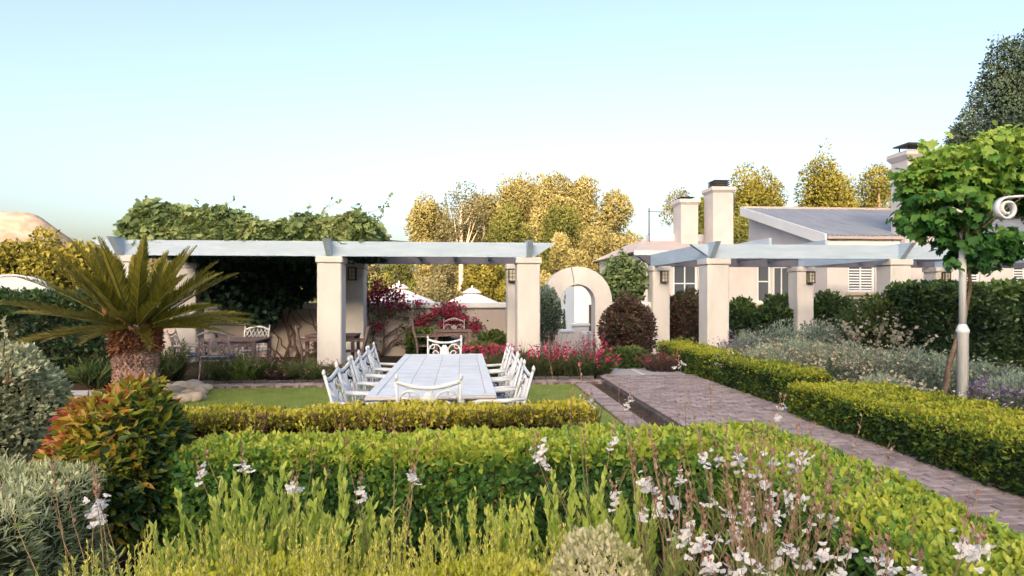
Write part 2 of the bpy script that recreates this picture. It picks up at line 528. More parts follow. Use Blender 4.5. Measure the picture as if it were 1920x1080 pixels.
def box_points(rs, n, x0, x1, y0, y1, z0, z1, faces, lump=.03, depth=.05, rnd=.08, seed=0):
    """points and outward normals on a lumpy, round-shouldered box"""
    areas = {'t': (x1 - x0) * (y1 - y0), 'f': (x1 - x0) * (z1 - z0), 'b': (x1 - x0) * (z1 - z0), 'l': (y1 - y0) * (z1 - z0), 'r': (y1 - y0) * (z1 - z0)}
    tot = sum(areas[f] * w for f, w in faces.items())
    Ps = []; Ns = []
    for f, w in faces.items():
        k = int(n * areas[f] * w / tot)
        u, v = rs.rand(k), rs.rand(k)
        if f == 't': p = np.c_[x0 + u * (x1 - x0), y0 + v * (y1 - y0), np.full(k, z1)]; nn = (0, 0, 1)
        if f == 'f': p = np.c_[x0 + u * (x1 - x0), np.full(k, y0), z0 + v * (z1 - z0)]; nn = (0, -1, 0)
        if f == 'b': p = np.c_[x0 + u * (x1 - x0), np.full(k, y1), z0 + v * (z1 - z0)]; nn = (0, 1, 0)
        if f == 'l': p = np.c_[np.full(k, x0), y0 + u * (y1 - y0), z0 + v * (z1 - z0)]; nn = (-1, 0, 0)
        if f == 'r': p = np.c_[np.full(k, x1), y0 + u * (y1 - y0), z0 + v * (z1 - z0)]; nn = (1, 0, 0)
        Ps.append(p); Ns.append(np.tile(np.array(nn, float), (k, 1)))
    P = np.concatenate(Ps); N = np.concatenate(Ns)
    # round the shoulders
    for ax, lo, hi in ((0, x0, x1), (1, y0, y1), (2, None, z1)):
        pass
    ex = np.minimum(P[:, 0] - x0, x1 - P[:, 0]); ey = np.minimum(P[:, 1] - y0, y1 - P[:, 1]); ez = z1 - P[:, 2]
    top = N[:, 2] > .5
    side = ~top
    edge = np.minimum(ex, ey)
    dz = np.where(top, np.maximum(0, rnd - edge) ** 2 / rnd * .6, 0)
    P[:, 2] -= dz
    ins = np.where(side, np.maximum(0, rnd - ez) ** 2 / rnd * .6, 0)
    P -= N * ins[:, None]
    P += N * (lump * noise3(P, 6, seed) + lump * .7 * noise3(P, 19, seed + 1))[:, None]
    P -= N * (rs.rand(len(P)) ** 2 * depth)[:, None]
    return P, N

def hedge(name, label, cat, x0, x1, y0, y1, h, n, size, mat, faces, tmpl='rhomb', seed=1, sprig=.25, top_t=.8, side_t=.33, z0=0, group=None, lump=.03, stems=None, core=True, jit=.95, split=0, tvar=.17):
    rs = np.random.RandomState(seed)
    r = root(name, label, cat, ((x0 + x1) / 2, (y0 + y1) / 2, z0), 0, group)
    zl = z0 + (stems or .04)
    P, N = box_points(rs, n, x0, x1, y0, y1, zl, z0 + h, faces, lump, .06, .09, seed)
    k = len(P)
    D = unit(N * .55 + rs.normal(size=(k, 3)) * .55 * jit + np.array([0, 0, .35]))
    NN = unit(N + rs.normal(size=(k, 3)) * .55)
    hz = (P[:, 2] - zl) / (z0 + h - zl)
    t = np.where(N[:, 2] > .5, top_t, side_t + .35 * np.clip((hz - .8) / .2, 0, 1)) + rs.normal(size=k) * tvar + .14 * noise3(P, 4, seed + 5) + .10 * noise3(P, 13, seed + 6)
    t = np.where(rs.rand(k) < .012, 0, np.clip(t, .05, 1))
    S = size * np.clip(np.exp(rs.normal(size=k) * .32), .45, 1.8) * np.where(N[:, 2] > .5, .85, 1.0)
    if split:
        score = S / np.maximum(.5, np.linalg.norm(P - np.array([0, 0, EYE]), axis=1)) * (.4 + np.abs(NN[:, 1])) * (P[:, 2] > .3)
        leaves_split('leaf', 'foliage', P, D, NN, S, t, tmpl, mat, r, score, split)
    else:
        leaves('foliage', P, D, NN, S, t, tmpl, mat, r)
    # sprigs that escaped the shears
    ns = int(sprig * 60 * (x1 - x0 + y1 - y0))
    if ns:
        b = np.c_[x0 + rs.rand(ns) * (x1 - x0), y0 + rs.rand(ns) * (y1 - y0), np.full(ns, z0 + h - .02)]
        m = 6
        PP = []; DD = []; TT = []; SS = []
        for q in range(ns):
            d = unit(np.array([[rs.normal() * .25, rs.normal() * .25, 1]]))[0]
            L_ = .03 + .09 * rs.rand() ** 2
            for j in range(m):
                PP.append(b[q] + d * L_ * j / m); a = rs.uniform(0, 6.28)
                DD.append(d * .8 + .7 * np.array([math.cos(a), math.sin(a), 0])); TT.append(top_t + .1 + rs.normal() * .08); SS.append(size * .75)
        leaves('sprigs', np.array(PP), np.array(DD), rs.normal(size=(len(PP), 3)) + np.array([0, 0, 1]), SS, TT, 'rhomb', mat, r)
    if core:
        mb = MB(); i = .05
        rough_box(mb, x0 + i, x1 - i, y0 + i, y1 - i, zl + .01, z0 + h - .05, seed)
        mb.build('inner_twigs', M_TWIG, r, 'stuff')
    if stems:
        mb = MB()
        for q in range(int((x1 - x0) * 60)):
            x = rs.uniform(x0 + .02, x1 - .02); y = rs.uniform(y0 + .02, y0 + .16)
            mb.tube([(x, y, z0), (x + rs.normal() * .03, y + rs.normal() * .02, z0 + stems * .5), (x + rs.normal() * .06, y - .02 + rs.normal() * .03, zl + .12)], [.007, .006, .003], 4, False)
        mb.build('stems', M_STEM, r, 'stuff')
    return r

def blob_points(rs, n, c, rad, lump=.12, seed=0, depth=.12, low=-.3, lumps=0):
    """points on a lumpy dome/ellipsoid round c"""
    V = unit(rs.normal(size=(n * 2, 3)))
    V = V[V[:, 2] > low][:n]
    k = len(V)
    f = 1 + lump * noise3(V, 3.2, seed) + lump * .6 * noise3(V, 8, seed + 3)
    f = f * (1 - depth * rs.rand(k) ** 1.5)
    P = np.array(c) + V * np.array(rad) * f[:, None]
    N = unit(V / np.array(rad))
    return P, N

def shrub(name, label, cat, c, rad, n, size, mat, tmpl='rhomb', seed=1, lump=.14, up=.4, t0=.3, t1=.75, tx=0.0, group=None, depth=.2, low=-.45, split=0, jit=.7, core=True, partname='foliage', spiky=0, tvar=.14):
    """c is the centre of the crown; the shrub stands on the ground below it"""
    rs = np.random.RandomState(seed)
    z0 = max(0.0, c[2] - rad[2] * 1.0) if c[2] - rad[2] < .6 else 0.0
    r = root(name, label, cat, (c[0], c[1], z0), 0, group)
    P, N = blob_points(rs, n, c, rad, lump, seed, depth, low)
    P[:, 2] = np.maximum(P[:, 2], z0 + .02)
    k = len(P)
    D = unit(N * .6 + rs.normal(size=(k, 3)) * .5 * jit + np.array([0, 0, up]))
    NN = unit(N + rs.normal(size=(k, 3)) * .5 + np.array([0, 0, .4]))
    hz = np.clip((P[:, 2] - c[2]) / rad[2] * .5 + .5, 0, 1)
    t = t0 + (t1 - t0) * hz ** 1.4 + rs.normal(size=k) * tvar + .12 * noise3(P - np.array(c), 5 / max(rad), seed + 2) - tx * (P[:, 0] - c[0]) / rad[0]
    S = size * (.65 + .7 * rs.rand(k))
    if split:
        score = S / np.maximum(.5, np.linalg.norm(P - np.array([0, 0, EYE]), axis=1)) * np.clip(-N[:, 1] + .3, 0, 1.2)
        leaves_split('leaf', partname, P, D, NN, S, t, tmpl, mat, r, score, split)
    else:
        leaves(partname, P, D, NN, S, t, tmpl, mat, r)
    if core:
        mb = MB(); vs = []; fs = []
        sd, rg = 18, 11
        for i in range(rg + 1):
            th = math.pi * (.02 + .62 * i / rg)
            for j in range(sd):
                ph = 2 * math.pi * j / sd
                v = np.array([[math.sin(th) * math.cos(ph), math.sin(th) * math.sin(ph), math.cos(th)]])
                f = .80 * (1 + lump * noise3(v, 3.2, seed)[0])
                p = np.array(c) + v[0] * np.array(rad) * f
                vs.append((p[0], p[1], max(p[2], z0)))
        for i in range(rg):
            for j in range(sd):
                fs.append((i * sd + j, i * sd + (j + 1) % sd, (i + 1) * sd + (j + 1) % sd, (i + 1) * sd + j))
        mb.add(vs, fs, True)
        mb.build('inner_twigs', M_TWIG, r, 'stuff')
    mb = MB()
    for q in range(5):
        a = rs.uniform(0, 6.28)
        mb.tube([(c[0] + .05 * math.cos(a), c[1] + .05 * math.sin(a), z0 if z0 > 0 else 0), (c[0] + rad[0] * .35 * math.cos(a), c[1] + rad[1] * .35 * math.sin(a), c[2] - rad[2] * .2), (c[0] + rad[0] * .6 * math.cos(a), c[1] + rad[1] * .6 * math.sin(a), c[2] + rad[2] * .3)], [.018, .012, .006], 5)
    mb.build('stems', M_BARK, r)
    return r

def clump(name, label, cat, x, y, z0, ns, h, spread, leafsize, lmat, seed, fmat=None, fsize=.03, ftmpl='rhomb', fn=8, ffrac=.35, tmpl='needle', nl=14, group=None, lean=(0, 0), fprob=1.0, base=.12, up_=1.0, curve=.25, lt=(.2, .8), bare=0.0, stemmat=None, fpart='flowers', mound=None):
    """upright perennial: a fan of stems, leaves along them, flowers or seed heads at their ends"""
    rs = np.random.RandomState(seed)
    r = root(name, label, cat, (x, y, z0), 0, group)
    mb = MB()
    P = []; D = []; T = []; S = []
    FP = []; FD = []; FT = []; FS = []
    for q in range(ns):
        a = rs.uniform(0, 2 * math.pi); rr = math.sqrt(rs.rand())
        b = np.array([x + base * rr * math.cos(a), y + base * rr * math.sin(a), z0])
        hh = h * (.6 + .4 * rs.rand()) * (1 - .25 * rr * rr)
        out = np.array([math.cos(a), math.sin(a), 0]) * spread * rr + np.array([lean[0], lean[1], 0]) + rs.normal(size=3) * np.array([.04, .04, 0])
        pts = []
        for i in range(6):
            s = i / 5
            pts.append(b + out * (s ** (1 + curve * 2)) + np.array([0, 0, hh * s * (1 - .10 * s * rr)]))
        mb.tube([tuple(p) for p in pts], [.0035, .003, .0028, .0025, .002, .0015], 3, False)
        pts = np.array(pts)
        for j in range(nl):
            s = bare + (1 - bare) * (rs.rand() ** .9) * (1 - ffrac * (1 if fmat else 0)) * .98
            f = s * 5; i = min(4, int(f)); p = pts[i] + (pts[i + 1] - pts[i]) * (f - i)
            tg = unit((pts[i + 1] - pts[i])[None])[0]
            aa = rs.uniform(0, 6.28)
            P.append(p); D.append(tg * up_ + .75 * np.array([math.cos(aa), math.sin(aa), .1])); T.append(lt[0] + (lt[1] - lt[0]) * s + rs.normal() * .12); S.append(leafsize * (.6 + .6 * rs.rand()) * (1.15 - .5 * s))
        if fmat and rs.rand() < fprob:
            for j in range(fn):
                s = 1 - ffrac * rs.rand()
                f = s * 5; i = min(4, int(f)); p = pts[i] + (pts[i + 1] - pts[i]) * (f - i)
                aa = rs.uniform(0, 6.28)
                FP.append(p); FD.append((math.cos(aa), math.sin(aa), .6)); FT.append(rs.rand()); FS.append(fsize * (.6 + .7 * rs.rand()))
    mb.build('stems', stemmat or M_STEM, r, 'stuff')
    if mound:
        rx_, hz_, mn = mound
        mp, mnn = blob_points(rs, mn, (x, y, z0 + hz_ * .25), (rx_, rx_ * .9, hz_ * .75), .16, seed, .3, -.35)
        mp[:, 2] = np.maximum(mp[:, 2], z0 + .01)
        md = unit(mnn * .6 + rs.normal(size=mp.shape) * .35 + np.array([0, 0, .8]))
        P += list(mp); D += list(md); S += list(leafsize * (.7 + .5 * rs.rand(len(mp)))); T += list(.2 + .5 * (mp[:, 2] - z0) / hz_ + rs.normal(size=len(mp)) * .14)
    leaves('foliage', np.array(P), np.array(D), rs.normal(size=(len(P), 3)), S, T, tmpl, lmat, r)
    if FP:
        leaves(fpart, np.array(FP), np.array(FD), rs.normal(size=(len(FP), 3)), FS, FT, ftmpl, fmat, r)
    return r

def tree(name, label, x, y, z0, top, crown_w, crown_d, crown_h, n, size, mat, seed, lobes=14, trunk_r=.25, trunkmat=None, t0=.25, t1=.75, group=None, tmpl='rhomb', lobe_r=.30, flat=.8, shell=.38, cat='tree', tvar=.13):
    """tapered trunk with limbs; the crown is leaf clumps gathered round lobes"""
    rs = np.random.RandomState(seed)
    r = root(name, label, cat, (x, y, z0), 0, group)
    cz = top - crown_h / 2
    C = np.array([x, y, cz])
    rad = np.array([crown_w / 2, crown_d / 2, crown_h / 2])
    tm = trunkmat or M_BARK
    mb = MB()
    bend = rs.normal(size=2) * .03 * (top - z0)
    tp = [(x, y, z0), (x + bend[0] * .3, y + bend[1] * .3, z0 + (cz - z0) * .4), (x + bend[0] * .7, y + bend[1] * .7, z0 + (cz - z0) * .8), (x + bend[0], y + bend[1], cz + crown_h * .2), (x + bend[0] * .9, y + bend[1], top - crown_h * .12)]
    mb.tube(tp, [trunk_r * 1.25, trunk_r, trunk_r * .8, trunk_r * .5, trunk_r * .12], 8)
    mb.build('trunk', tm, r)
    V = unit(rs.normal(size=(lobes, 3)))
    V[:, 2] = np.abs(V[:, 2]) * 1.1 - .45
    ln = rs.uniform(.45, .80, lobes)
    LC = C + V * rad * ln[:, None]
    LR = lobe_r * rs.uniform(.7, 1.2, lobes) * np.mean(rad)
    P = []; N = []; T = []
    for i in range(lobes):
        m = int(n * LR[i] ** 2 / np.sum(LR ** 2))
        v = unit(rs.normal(size=(m, 3)))
        f = (1 - shell * rs.rand(m) ** 1.6) * (1 + .22 * noise3(v, 3.5, seed + i))
        P.append(LC[i] + v * f[:, None] * LR[i] * np.array([1.1, 1.1, flat]))
        N.append(v)
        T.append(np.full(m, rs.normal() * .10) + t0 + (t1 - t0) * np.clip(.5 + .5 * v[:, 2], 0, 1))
    P = np.concatenate(P); N = np.concatenate(N); T = np.concatenate(T)
    k = len(P)
    lo = np.percentile(P, .7, axis=0); hi = np.percentile(P, 99.3, axis=0)
    tlo = C - rad; thi = C + rad
    fit = lambda Q: tlo + (Q - lo) / (hi - lo) * (thi - tlo)
    P = fit(P); LC = fit(LC)
    D = unit(N * .5 + rs.normal(size=(k, 3)) * .6 + np.array([0, 0, .3]))
    leaves('crown', P, D, unit(N + rs.normal(size=(k, 3)) * .35), size * (.6 + .8 * rs.rand(k)), T + rs.normal(size=k) * tvar, tmpl, mat, r)
    for i in range(min(lobes, 9)):
        s = rs.uniform(.45, .95)
        f = s * 3; j = min(2, int(f)); a = Vector(tp[j]) + (Vector(tp[j + 1]) - Vector(tp[j])) * (f - j)
        b = Vector(LC[i]); mid = (a + b) / 2 + Vector((0, 0, -.05 * crown_h))
        m2 = MB(); m2.tube([a, mid, b], [trunk_r * .42, trunk_r * .28, trunk_r * .08], 6)
        m2.build('limb', tm, r)
    return r

# ================================================================ THE SETTING
mb = MB(); mb.add([(-6000, -6000, -.85), (6000, -6000, -.85), (6000, 6000, -.85), (-6000, 6000, -.85)], [(0, 1, 2, 3)])
tag(mb.build('ground', M_GROUND), kind='structure')
mb = MB(); mb.prism([(-32, -22), (45, -22), (45, 42), (4.6, 42), (4.6, 16.3), (-32, 16.3)], 'z', -1.0, 0)
tag(mb.build('garden_terrace', M_SOIL), kind='structure')
mb = MB(); mb.prism([(-18, 16.6), (4.5, 16.6), (4.5, 40), (-18, 40)], 'z', -1.0, -.80)
tag(mb.build('courtyard_floor', M_SLAB), kind='structure')

# the lawn round the table
mb = MB(); mb.add([(-4.9, 4.9, .012), (2.02, 4.9, .012), (2.02, 10.55, .012), (-4.9, 10.55, .012)], [(0, 1, 2, 3)])
lawn = tag(mb.build('lawn', M_LAWN), kind='structure')
rs = np.random.RandomState(5)
n = 52000
P = np.c_[rs.uniform(-4.9, 2.02, n), rs.uniform(4.95, 10.55, n), np.full(n, .01)]
D = np.c_[rs.normal(size=n) * .35, rs.normal(size=n) * .35, np.ones(n)]
g = leaves('grass', P, D, rs.normal(size=(n, 3)), .035 + .045 * rs.rand(n), .5 + .2 * noise3(P, 2.2, 3) + rs.normal(size=n) * .2, 'blade', F_GRASS, None)
tag(g, 'short mown green grass of the lawn round the long table', 'grass', kind='stuff')

# hills: a dry mountain far left, and an unseen ridge behind the camera, shaped to shade the garden from the low sun
def terrain(name, mat, x0, x1, y0, y1, nx, ny, hf):
    xs = np.linspace(x0, x1, nx); ys = np.linspace(y0, y1, ny)
    vs = [(x, y, hf(x, y)) for y in ys for x in xs]
    fs = [(j * nx + i, j * nx + i + 1, (j + 1) * nx + i + 1, (j + 1) * nx + i) for j in range(ny - 1) for i in range(nx - 1)]
    m = MB(); m.add(vs, fs, True)
    return tag(m.build(name, mat), kind='structure')
def far_hill(x, y):
    a = math.exp(-((x + 890) / 140) ** 2 - ((y - 1250) / 200) ** 2) * 150
    b = math.exp(-((x + 1120) / 210) ** 2 - ((y - 1300) / 260) ** 2) * 150
    c = math.exp(-((x + 690) / 140) ** 2 - ((y - 1300) / 200) ** 2) * 70
    w = (math.sin(x * .031 + y * .017) + math.sin(x * .013 - y * .041 + 1) + .6 * math.sin(x * .08 + 2) * math.sin(y * .06)) * 6.0
    m = max(a, b, c) + .25 * (a + b + c - max(a, b, c))
    return -3 + m + w * min(1, m / 30)
terrain('mountain', M_HILL, -1800, -300, 900, 1800, 90, 60, far_hill)
def shading_ridge(x, y):
    s = max(0, 1 - abs(y + 220) / 110)
    bump = 5.0 / (1 + math.exp(-(x + 49) * .8))  # crest raised on one side to shade the big chimney and right tree
    return -1.2 + (1 - (1 - s) ** 2) * (79.0 + bump + .6 * math.sin(x * .11) + .4 * math.sin(x * .31 + 1))
terrain('shading_hillside', M_GROUND, -460, 320, -330, -110, 390, 45, shading_ridge)

# ---------------------------------------------------------------- brick path, strip, channel, borders, paving
def brick_mesh(lx, ly, lz, nm, mat, seed):
    m = MB(); m.box(-lx / 2, lx / 2, -ly / 2, ly / 2, -lz, 0, .008)
    return m.mesh(nm, mat)
mb = MB(); mb.box(2.62, 4.50, 1.0, 11.15, -.05, .085)
path = tag(mb.build('brick_path', M_MORTAR), kind='structure')
rnd = random.Random(4)
cells = []
yy = 1.05; row = 0
while yy < 11.05:
    xx = 2.74 - (.115 if row % 2 else 0)
    while xx < 4.48:
        a, b = max(xx, 2.735), min(xx + .222, 4.48)
        if b - a > .07: cells.append(((a + b) / 2, yy + .055, b - a - .012, .098))
        xx += .23
    yy += .11; row += 1
bm_cache = [brick_mesh(1, 1, 1, 'brick', M_BRICK, 0)]
def visible_path(c):
    p = c[0] / max(c[1], .1)
    return c[1] > 4.3 or (c[0] > 3.0 and p < 1.02)
vis = sorted([c for c in cells if c[1] > 3.3 and visible_path(c)], key=lambda c: c[1])
front = vis[:280]
fs_ = set(front)
base_brick = MB(); base_brick.box(-.105, .105, -.049, .049, -.06, 0, .007)
half_brick = MB(); half_brick.box(-.05, .05, -.049, .049, -.06, 0, .007)
me_full = base_brick.mesh('brick', M_BRICK); me_half = half_brick.mesh('brick', M_BRICK)
rest = MB()
for c in cells:
    z = .098 + rnd.uniform(-.004, .005)
    if c in fs_:
        o = link('brick', me_full if c[2] > .15 else me_half, path)
        o.location = (c[0], c[1], z); o.rotation_euler = (rnd.uniform(-.02, .02), rnd.uniform(-.02, .02), rnd.uniform(-.015, .015))
        o.scale = (c[2] / (.21 if c[2] > .15 else .1), 1, 1)
    else:
        rest.box(c[0] - c[2] / 2, c[0] + c[2] / 2, c[1] - .049, c[1] + .049, z - .06, z, .006)
rest.build('paving_bricks', M_BRICK, path, 'stuff')
# bricks on edge along the channel and the dark riser stones
for i in range(88):
    y = 1.2 + i * .112
    o = link('edge_brick', me_half, path); o.location = (2.675, y, .104 + rnd.uniform(-.003, .004)); o.scale = (1.05, 1, 1)
st = MB(); st.box(-.03, .03, -.15, .15, -.24, 0, .012); me_st = st.mesh('riser_stone', M_DARKSTONE)
for i in range(29):
    o = link('riser_stone', me_st, path); o.location = (2.60 + rnd.uniform(-.008, .006), 2.4 + i * .305, .07); o.rotation_euler = (0, 0, rnd.uniform(-.03, .03))
mb = MB(); mb.box(2.04, 2.36, 3.6, 10.75, -.05, .012)
strip = tag(mb.build('brick_strip', M_MORTAR), kind='structure')
so = MB(); so.box(-.145, .145, -.05, .05, -.06, 0, .007); me_so = so.mesh('brick', M_BRICK)
for i in range(62):
    o = link('brick', me_so, strip); o.location = (2.20, 3.75 + i * .112, .028 + rnd.uniform(-.003, .004)); o.rotation_euler = (0, rnd.uniform(-.01, .01), rnd.uniform(-.02, .02))
mb = MB(); mb.box(2.36, 2.57, 3.6, 10.9, -.16, -.10)
tag(mb.build('drain_channel', M_DARKSTONE), kind='structure')
mb = MB(); mb.box(-6.0, 2.62, 10.62, 10.86, -.05, .045)
kerb = tag(mb.build('brick_border', M_MORTAR), kind='structure')
ko = MB(); ko.box(-.1, .1, -.115, .115, -.07, 0, .01); me_ko = ko.mesh('brick', M_BRICK)
ko2 = MB(); ko2.box(-.11, .11, -.045, .045, -.07, 0, .01); me_ko2 = ko2.mesh('brick', M_DARKSTONE)
for i in range(41):
    o = link('brick', me_ko, kerb); o.location = (-5.9 + i * .21, 10.735, .06 + rnd.uniform(-.004, .006)); o.rotation_euler = (0, 0, rnd.uniform(-.02, .02))
for i in range(37):
    o = link('brick', me_ko2, kerb); o.location = (-5.9 + i * .23, 10.95, .10 + rnd.uniform(-.006, .008)); o.rotation_euler = (0, 0, rnd.uniform(-.02, .02))
mb = MB(); mb.box(2.7, 4.5, 11.15, 15.6, -.05, .05)
slabs = tag(mb.build('slab_path', M_PALEJOINT), kind='structure')
sl = MB(); sl.box(-.41, .41, -.52, .52, -.04, 0, .01); me_sl = sl.mesh('paving_slab', M_SLAB)
for i in range(2):
    for j in range(4):
        o = link('paving_slab', me_sl, slabs); o.location = (3.15 + i * .90, 11.72 + j * 1.10, .068 + rnd.uniform(-.003, .003))
mb = MB(); mb.prism([(-8.6, 6.9), (-5.3, 6.9), (-5.15, 10.5), (-8.6, 10.5)], 'z', -.04, .03)
tag(mb.build('concrete_walk', M_WALK), kind='structure')

# ================================================================ PERGOLAS
YF, YR = 12.3, 15.0
BZ0, BZ1 = 2.42, 2.72
def pillar(parent, x, y, w=.48, h=BZ0 - .004):
    m = MB(); a = w / 2
    m.box(x - a, x + a, y - a, y + a, 0, h - .13, .02)
    p = m.build('pillar', M_PLASTER, parent)
    m = MB(); a += .028
    m.box(x - a, x + a, y - a, y + a, h - .128, h, .015)
    m.build('cap', M_PLASTER, p)
def beam_x(parent, x0, x1, y, th=.13, z0=BZ0, z1=BZ1, tip=.45, nm='beam', mat=None):
    m = MB(); m.prism([(x0 - tip, z1), (x0, z0), (x1, z0), (x1 + tip, z1)], 'y', y - th / 2, y + th / 2)
    return m.build(nm, mat or M_BEAM, parent)
def beam_y(parent, x, y0, y1, th=.11, z0=BZ0 + .004, z1=BZ1 + .03, tip=.42, nm='cross_beam'):
    m = MB(); m.prism([(y0 - tip, z1), (y0 - .1, z0), (y1 + .1, z0), (y1 + tip, z1)], 'x', x - th / 2, x + th / 2)
    return m.build(nm, M_BEAM, parent)

LX = [X(239, YF), X(622, YF), X(989, YF)]
pl = root('pergola', 'pale blue beamed pergola on cream pillars behind the long white table', 'pergola', (LX[1], 13.6, 0))
for x in LX:
    pillar(pl, x, YF); pillar(pl, x, YR)
    beam_y(pl, x, YF - .18, YR + .15)
beam_x(pl, LX[0] - .12, LX[2] + .12, YF - .155)
beam_x(pl, LX[0] - .12, LX[2] + .12, YR + .10, mat=M_SHADED_BEAM)
for i in range(9):
    x = LX[0] + .45 + i * .86
    if min(abs(x - q) for q in LX) < .15: continue
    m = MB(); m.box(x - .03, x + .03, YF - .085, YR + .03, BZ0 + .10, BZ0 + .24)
    m.build('rafter', M_SHADED_BEAM, pl)
m = MB(); wp = [(LX[1] + .2 + i * .3, 12.6 + .1 * math.sin(i), 2.78 + .035 * math.sin(i * .9)) for i in range(7)]
m.tube(wp, .012, 5); m.build('wire', M_DARKSTEEL, pl)

YQ = 15.88
RX = [5.44, 9.58, 13.72, 17.86]
prg = root('pergola', 'pale blue beamed pergola on cream pillars in front of the house', 'pergola', (RX[1], 13.6, 0))
for i, x in enumerate(RX):
    pillar(prg, x, YF); pillar(prg, x, YQ)
    beam_y(prg, x - (.16 if i == 0 else 0), YF - .18, YQ + .15)
beam_x(prg, RX[0] - .15, RX[3] + .1, YF - .155)
beam_x(prg, RX[0] - .15, RX[3] + .1, YQ + .10, mat=M_SHADED_BEAM)
for i in range(13):
    x = RX[0] + .5 + i * .9
    if min(abs(x - q) for q in RX) < .15: continue
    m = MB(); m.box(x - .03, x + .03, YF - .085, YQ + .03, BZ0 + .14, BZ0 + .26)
    m.build('rafter', M_SHADED_BEAM, prg)

# wall lanterns on the rear pillars
def lantern(label, x, z, y=YR - .24):
    r = root('wall_lantern', label, 'lantern', (x, y, z), 0, 'box lanterns on the pergola pillars')
    m = MB(); m.box(x - .09, x + .09, y - .02, y - .002, z - .15, z + .15, .004); m.build('back_plate', M_DARKSTEEL, r)
    m = MB()
    for sx in (-1, 1):
        for yy in (y - .125, y - .035): m.box(x + sx * .083 - .012, x + sx * .083 + .012, yy - .012, yy + .012, z - .14, z + .14)
    m.box(x - .1, x + .1, y - .14, y - .02, z + .135, z + .16); m.box(x - .1, x + .1, y - .14, y - .02, z - .16, z - .135)
    m.build('frame', M_DARKSTEEL, r)
    m = MB(); m.box(x - .078, x + .078, y - .128, y - .03, z - .134, z + .134); m.build('pane', M_LGLASS, r)
    m = MB(); m.box(x - .006, x + .006, y - .142, y - .1295, z - .133, z + .133)
    for q in (-.045, .045): m.box(x - .08, x + .08, y - .141, y - .1295, z + q - .005, z + q + .005)
    m.build('glazing_bar', M_DARKSTEEL, r)
lantern('dark box lantern on the pillar left of the round archway', LX[2] - .12, 2.13)
lantern('dark box lantern on the pillar behind the middle of the left pergola', LX[1] - .02, 2.15)
lantern('dark box lantern with pale panes on the pillar right of the round archway', RX[0] + .05, 2.13, YQ - .24)
lantern('dark box lantern on the shaded pillar in the middle of the right pergola', RX[1] + .10, 2.12, YQ - .24)
lantern('dark box lantern on the pillar beside the iron vine post', RX[2] + .0, 2.12, YQ - .24)

# ================================================================ GARDEN WALL, ARCHWAY, COURTYARD
gw = root('garden_wall', 'cream plastered garden wall with pale coping behind the left pergola', 'wall', (-3, 16.0, 0))
m = MB(); m.box(-9.0, 2.05, 15.9, 16.15, -.9, 1.27); m.build('wall', M_GWALL, gw)
m = MB(); m.box(-9.05, 2.02, 15.82, 16.23, 1.272, 1.43, .02); m.build('coping', M_TRIM, gw)
ax = X(1080, 15.7)
gw2 = root('garden_wall', 'short cream wall with pale coping right of the round archway', 'wall', (ax + 1.6, 16.0, 0))
m = MB(); m.box(ax + .9, ax + 2.6, 15.9, 16.15, -.9, 1.27); m.build('wall', M_GWALL, gw2)
m = MB(); m.box(ax + .9, ax + 2.65, 15.82, 16.23, 1.272, 1.43, .02); m.build('coping', M_TRIM, gw2)
ar = root('archway', 'round topped cream plaster archway in the garden wall', 'archway', (ax, 15.7, 0))
def arch_poly():
    o = []; i_ = []
    ro, ri, cz = .93, .475, 1.46
    N_ = 28
    outer = [(ax + ro, 0)] + [(ax + ro * math.cos(math.pi * k / N_), cz + ro * math.sin(math.pi * k / N_)) for k in range(N_ + 1)] + [(ax - ro, 0)]
    inner = [(ax + ri, 0)] + [(ax + ri * math.cos(math.pi * k / N_), cz - .02 + ri * math.sin(math.pi * k / N_)) for k in range(N_ + 1)] + [(ax - ri, 0)]
    return outer, inner
o_, i_ = arch_poly()
m = MB(); nn = len(o_); y0, y1 = 15.45, 15.95
vs = [(p[0], y0, p[1]) for p in o_] + [(p[0], y0, p[1]) for p in i_] + [(p[0], y1, p[1]) for p in o_] + [(p[0], y1, p[1]) for p in i_]
fs = []
for k in range(nn - 1):
    fs += [(k, k + 1, nn + k + 1, nn + k), (2 * nn + k, 3 * nn + k, 3 * nn + k + 1, 2 * nn + k + 1), (k, 2 * nn + k, 2 * nn + k + 1, k + 1), (nn + k, nn + k + 1, 3 * nn + k + 1, 3 * nn + k)]
m.add(vs, fs); m.build('arch_ring', M_PLASTER, ar)
for s in (-1, 1):
    m = MB(); m.box(ax + s * .70 - .25, ax + s * .70 + .25, 15.43, 15.97, 0, .09, .01)
    m.build('plinth', M_PLASTER, ar)
m = MB(); m.tube([(ax - .18, 15.435, 2.36), (ax - .13, 15.435, 2.15), (ax - .10, 15.435, 1.94)], .008, 5); m.build('cable', M_DARKSTEEL, ar)

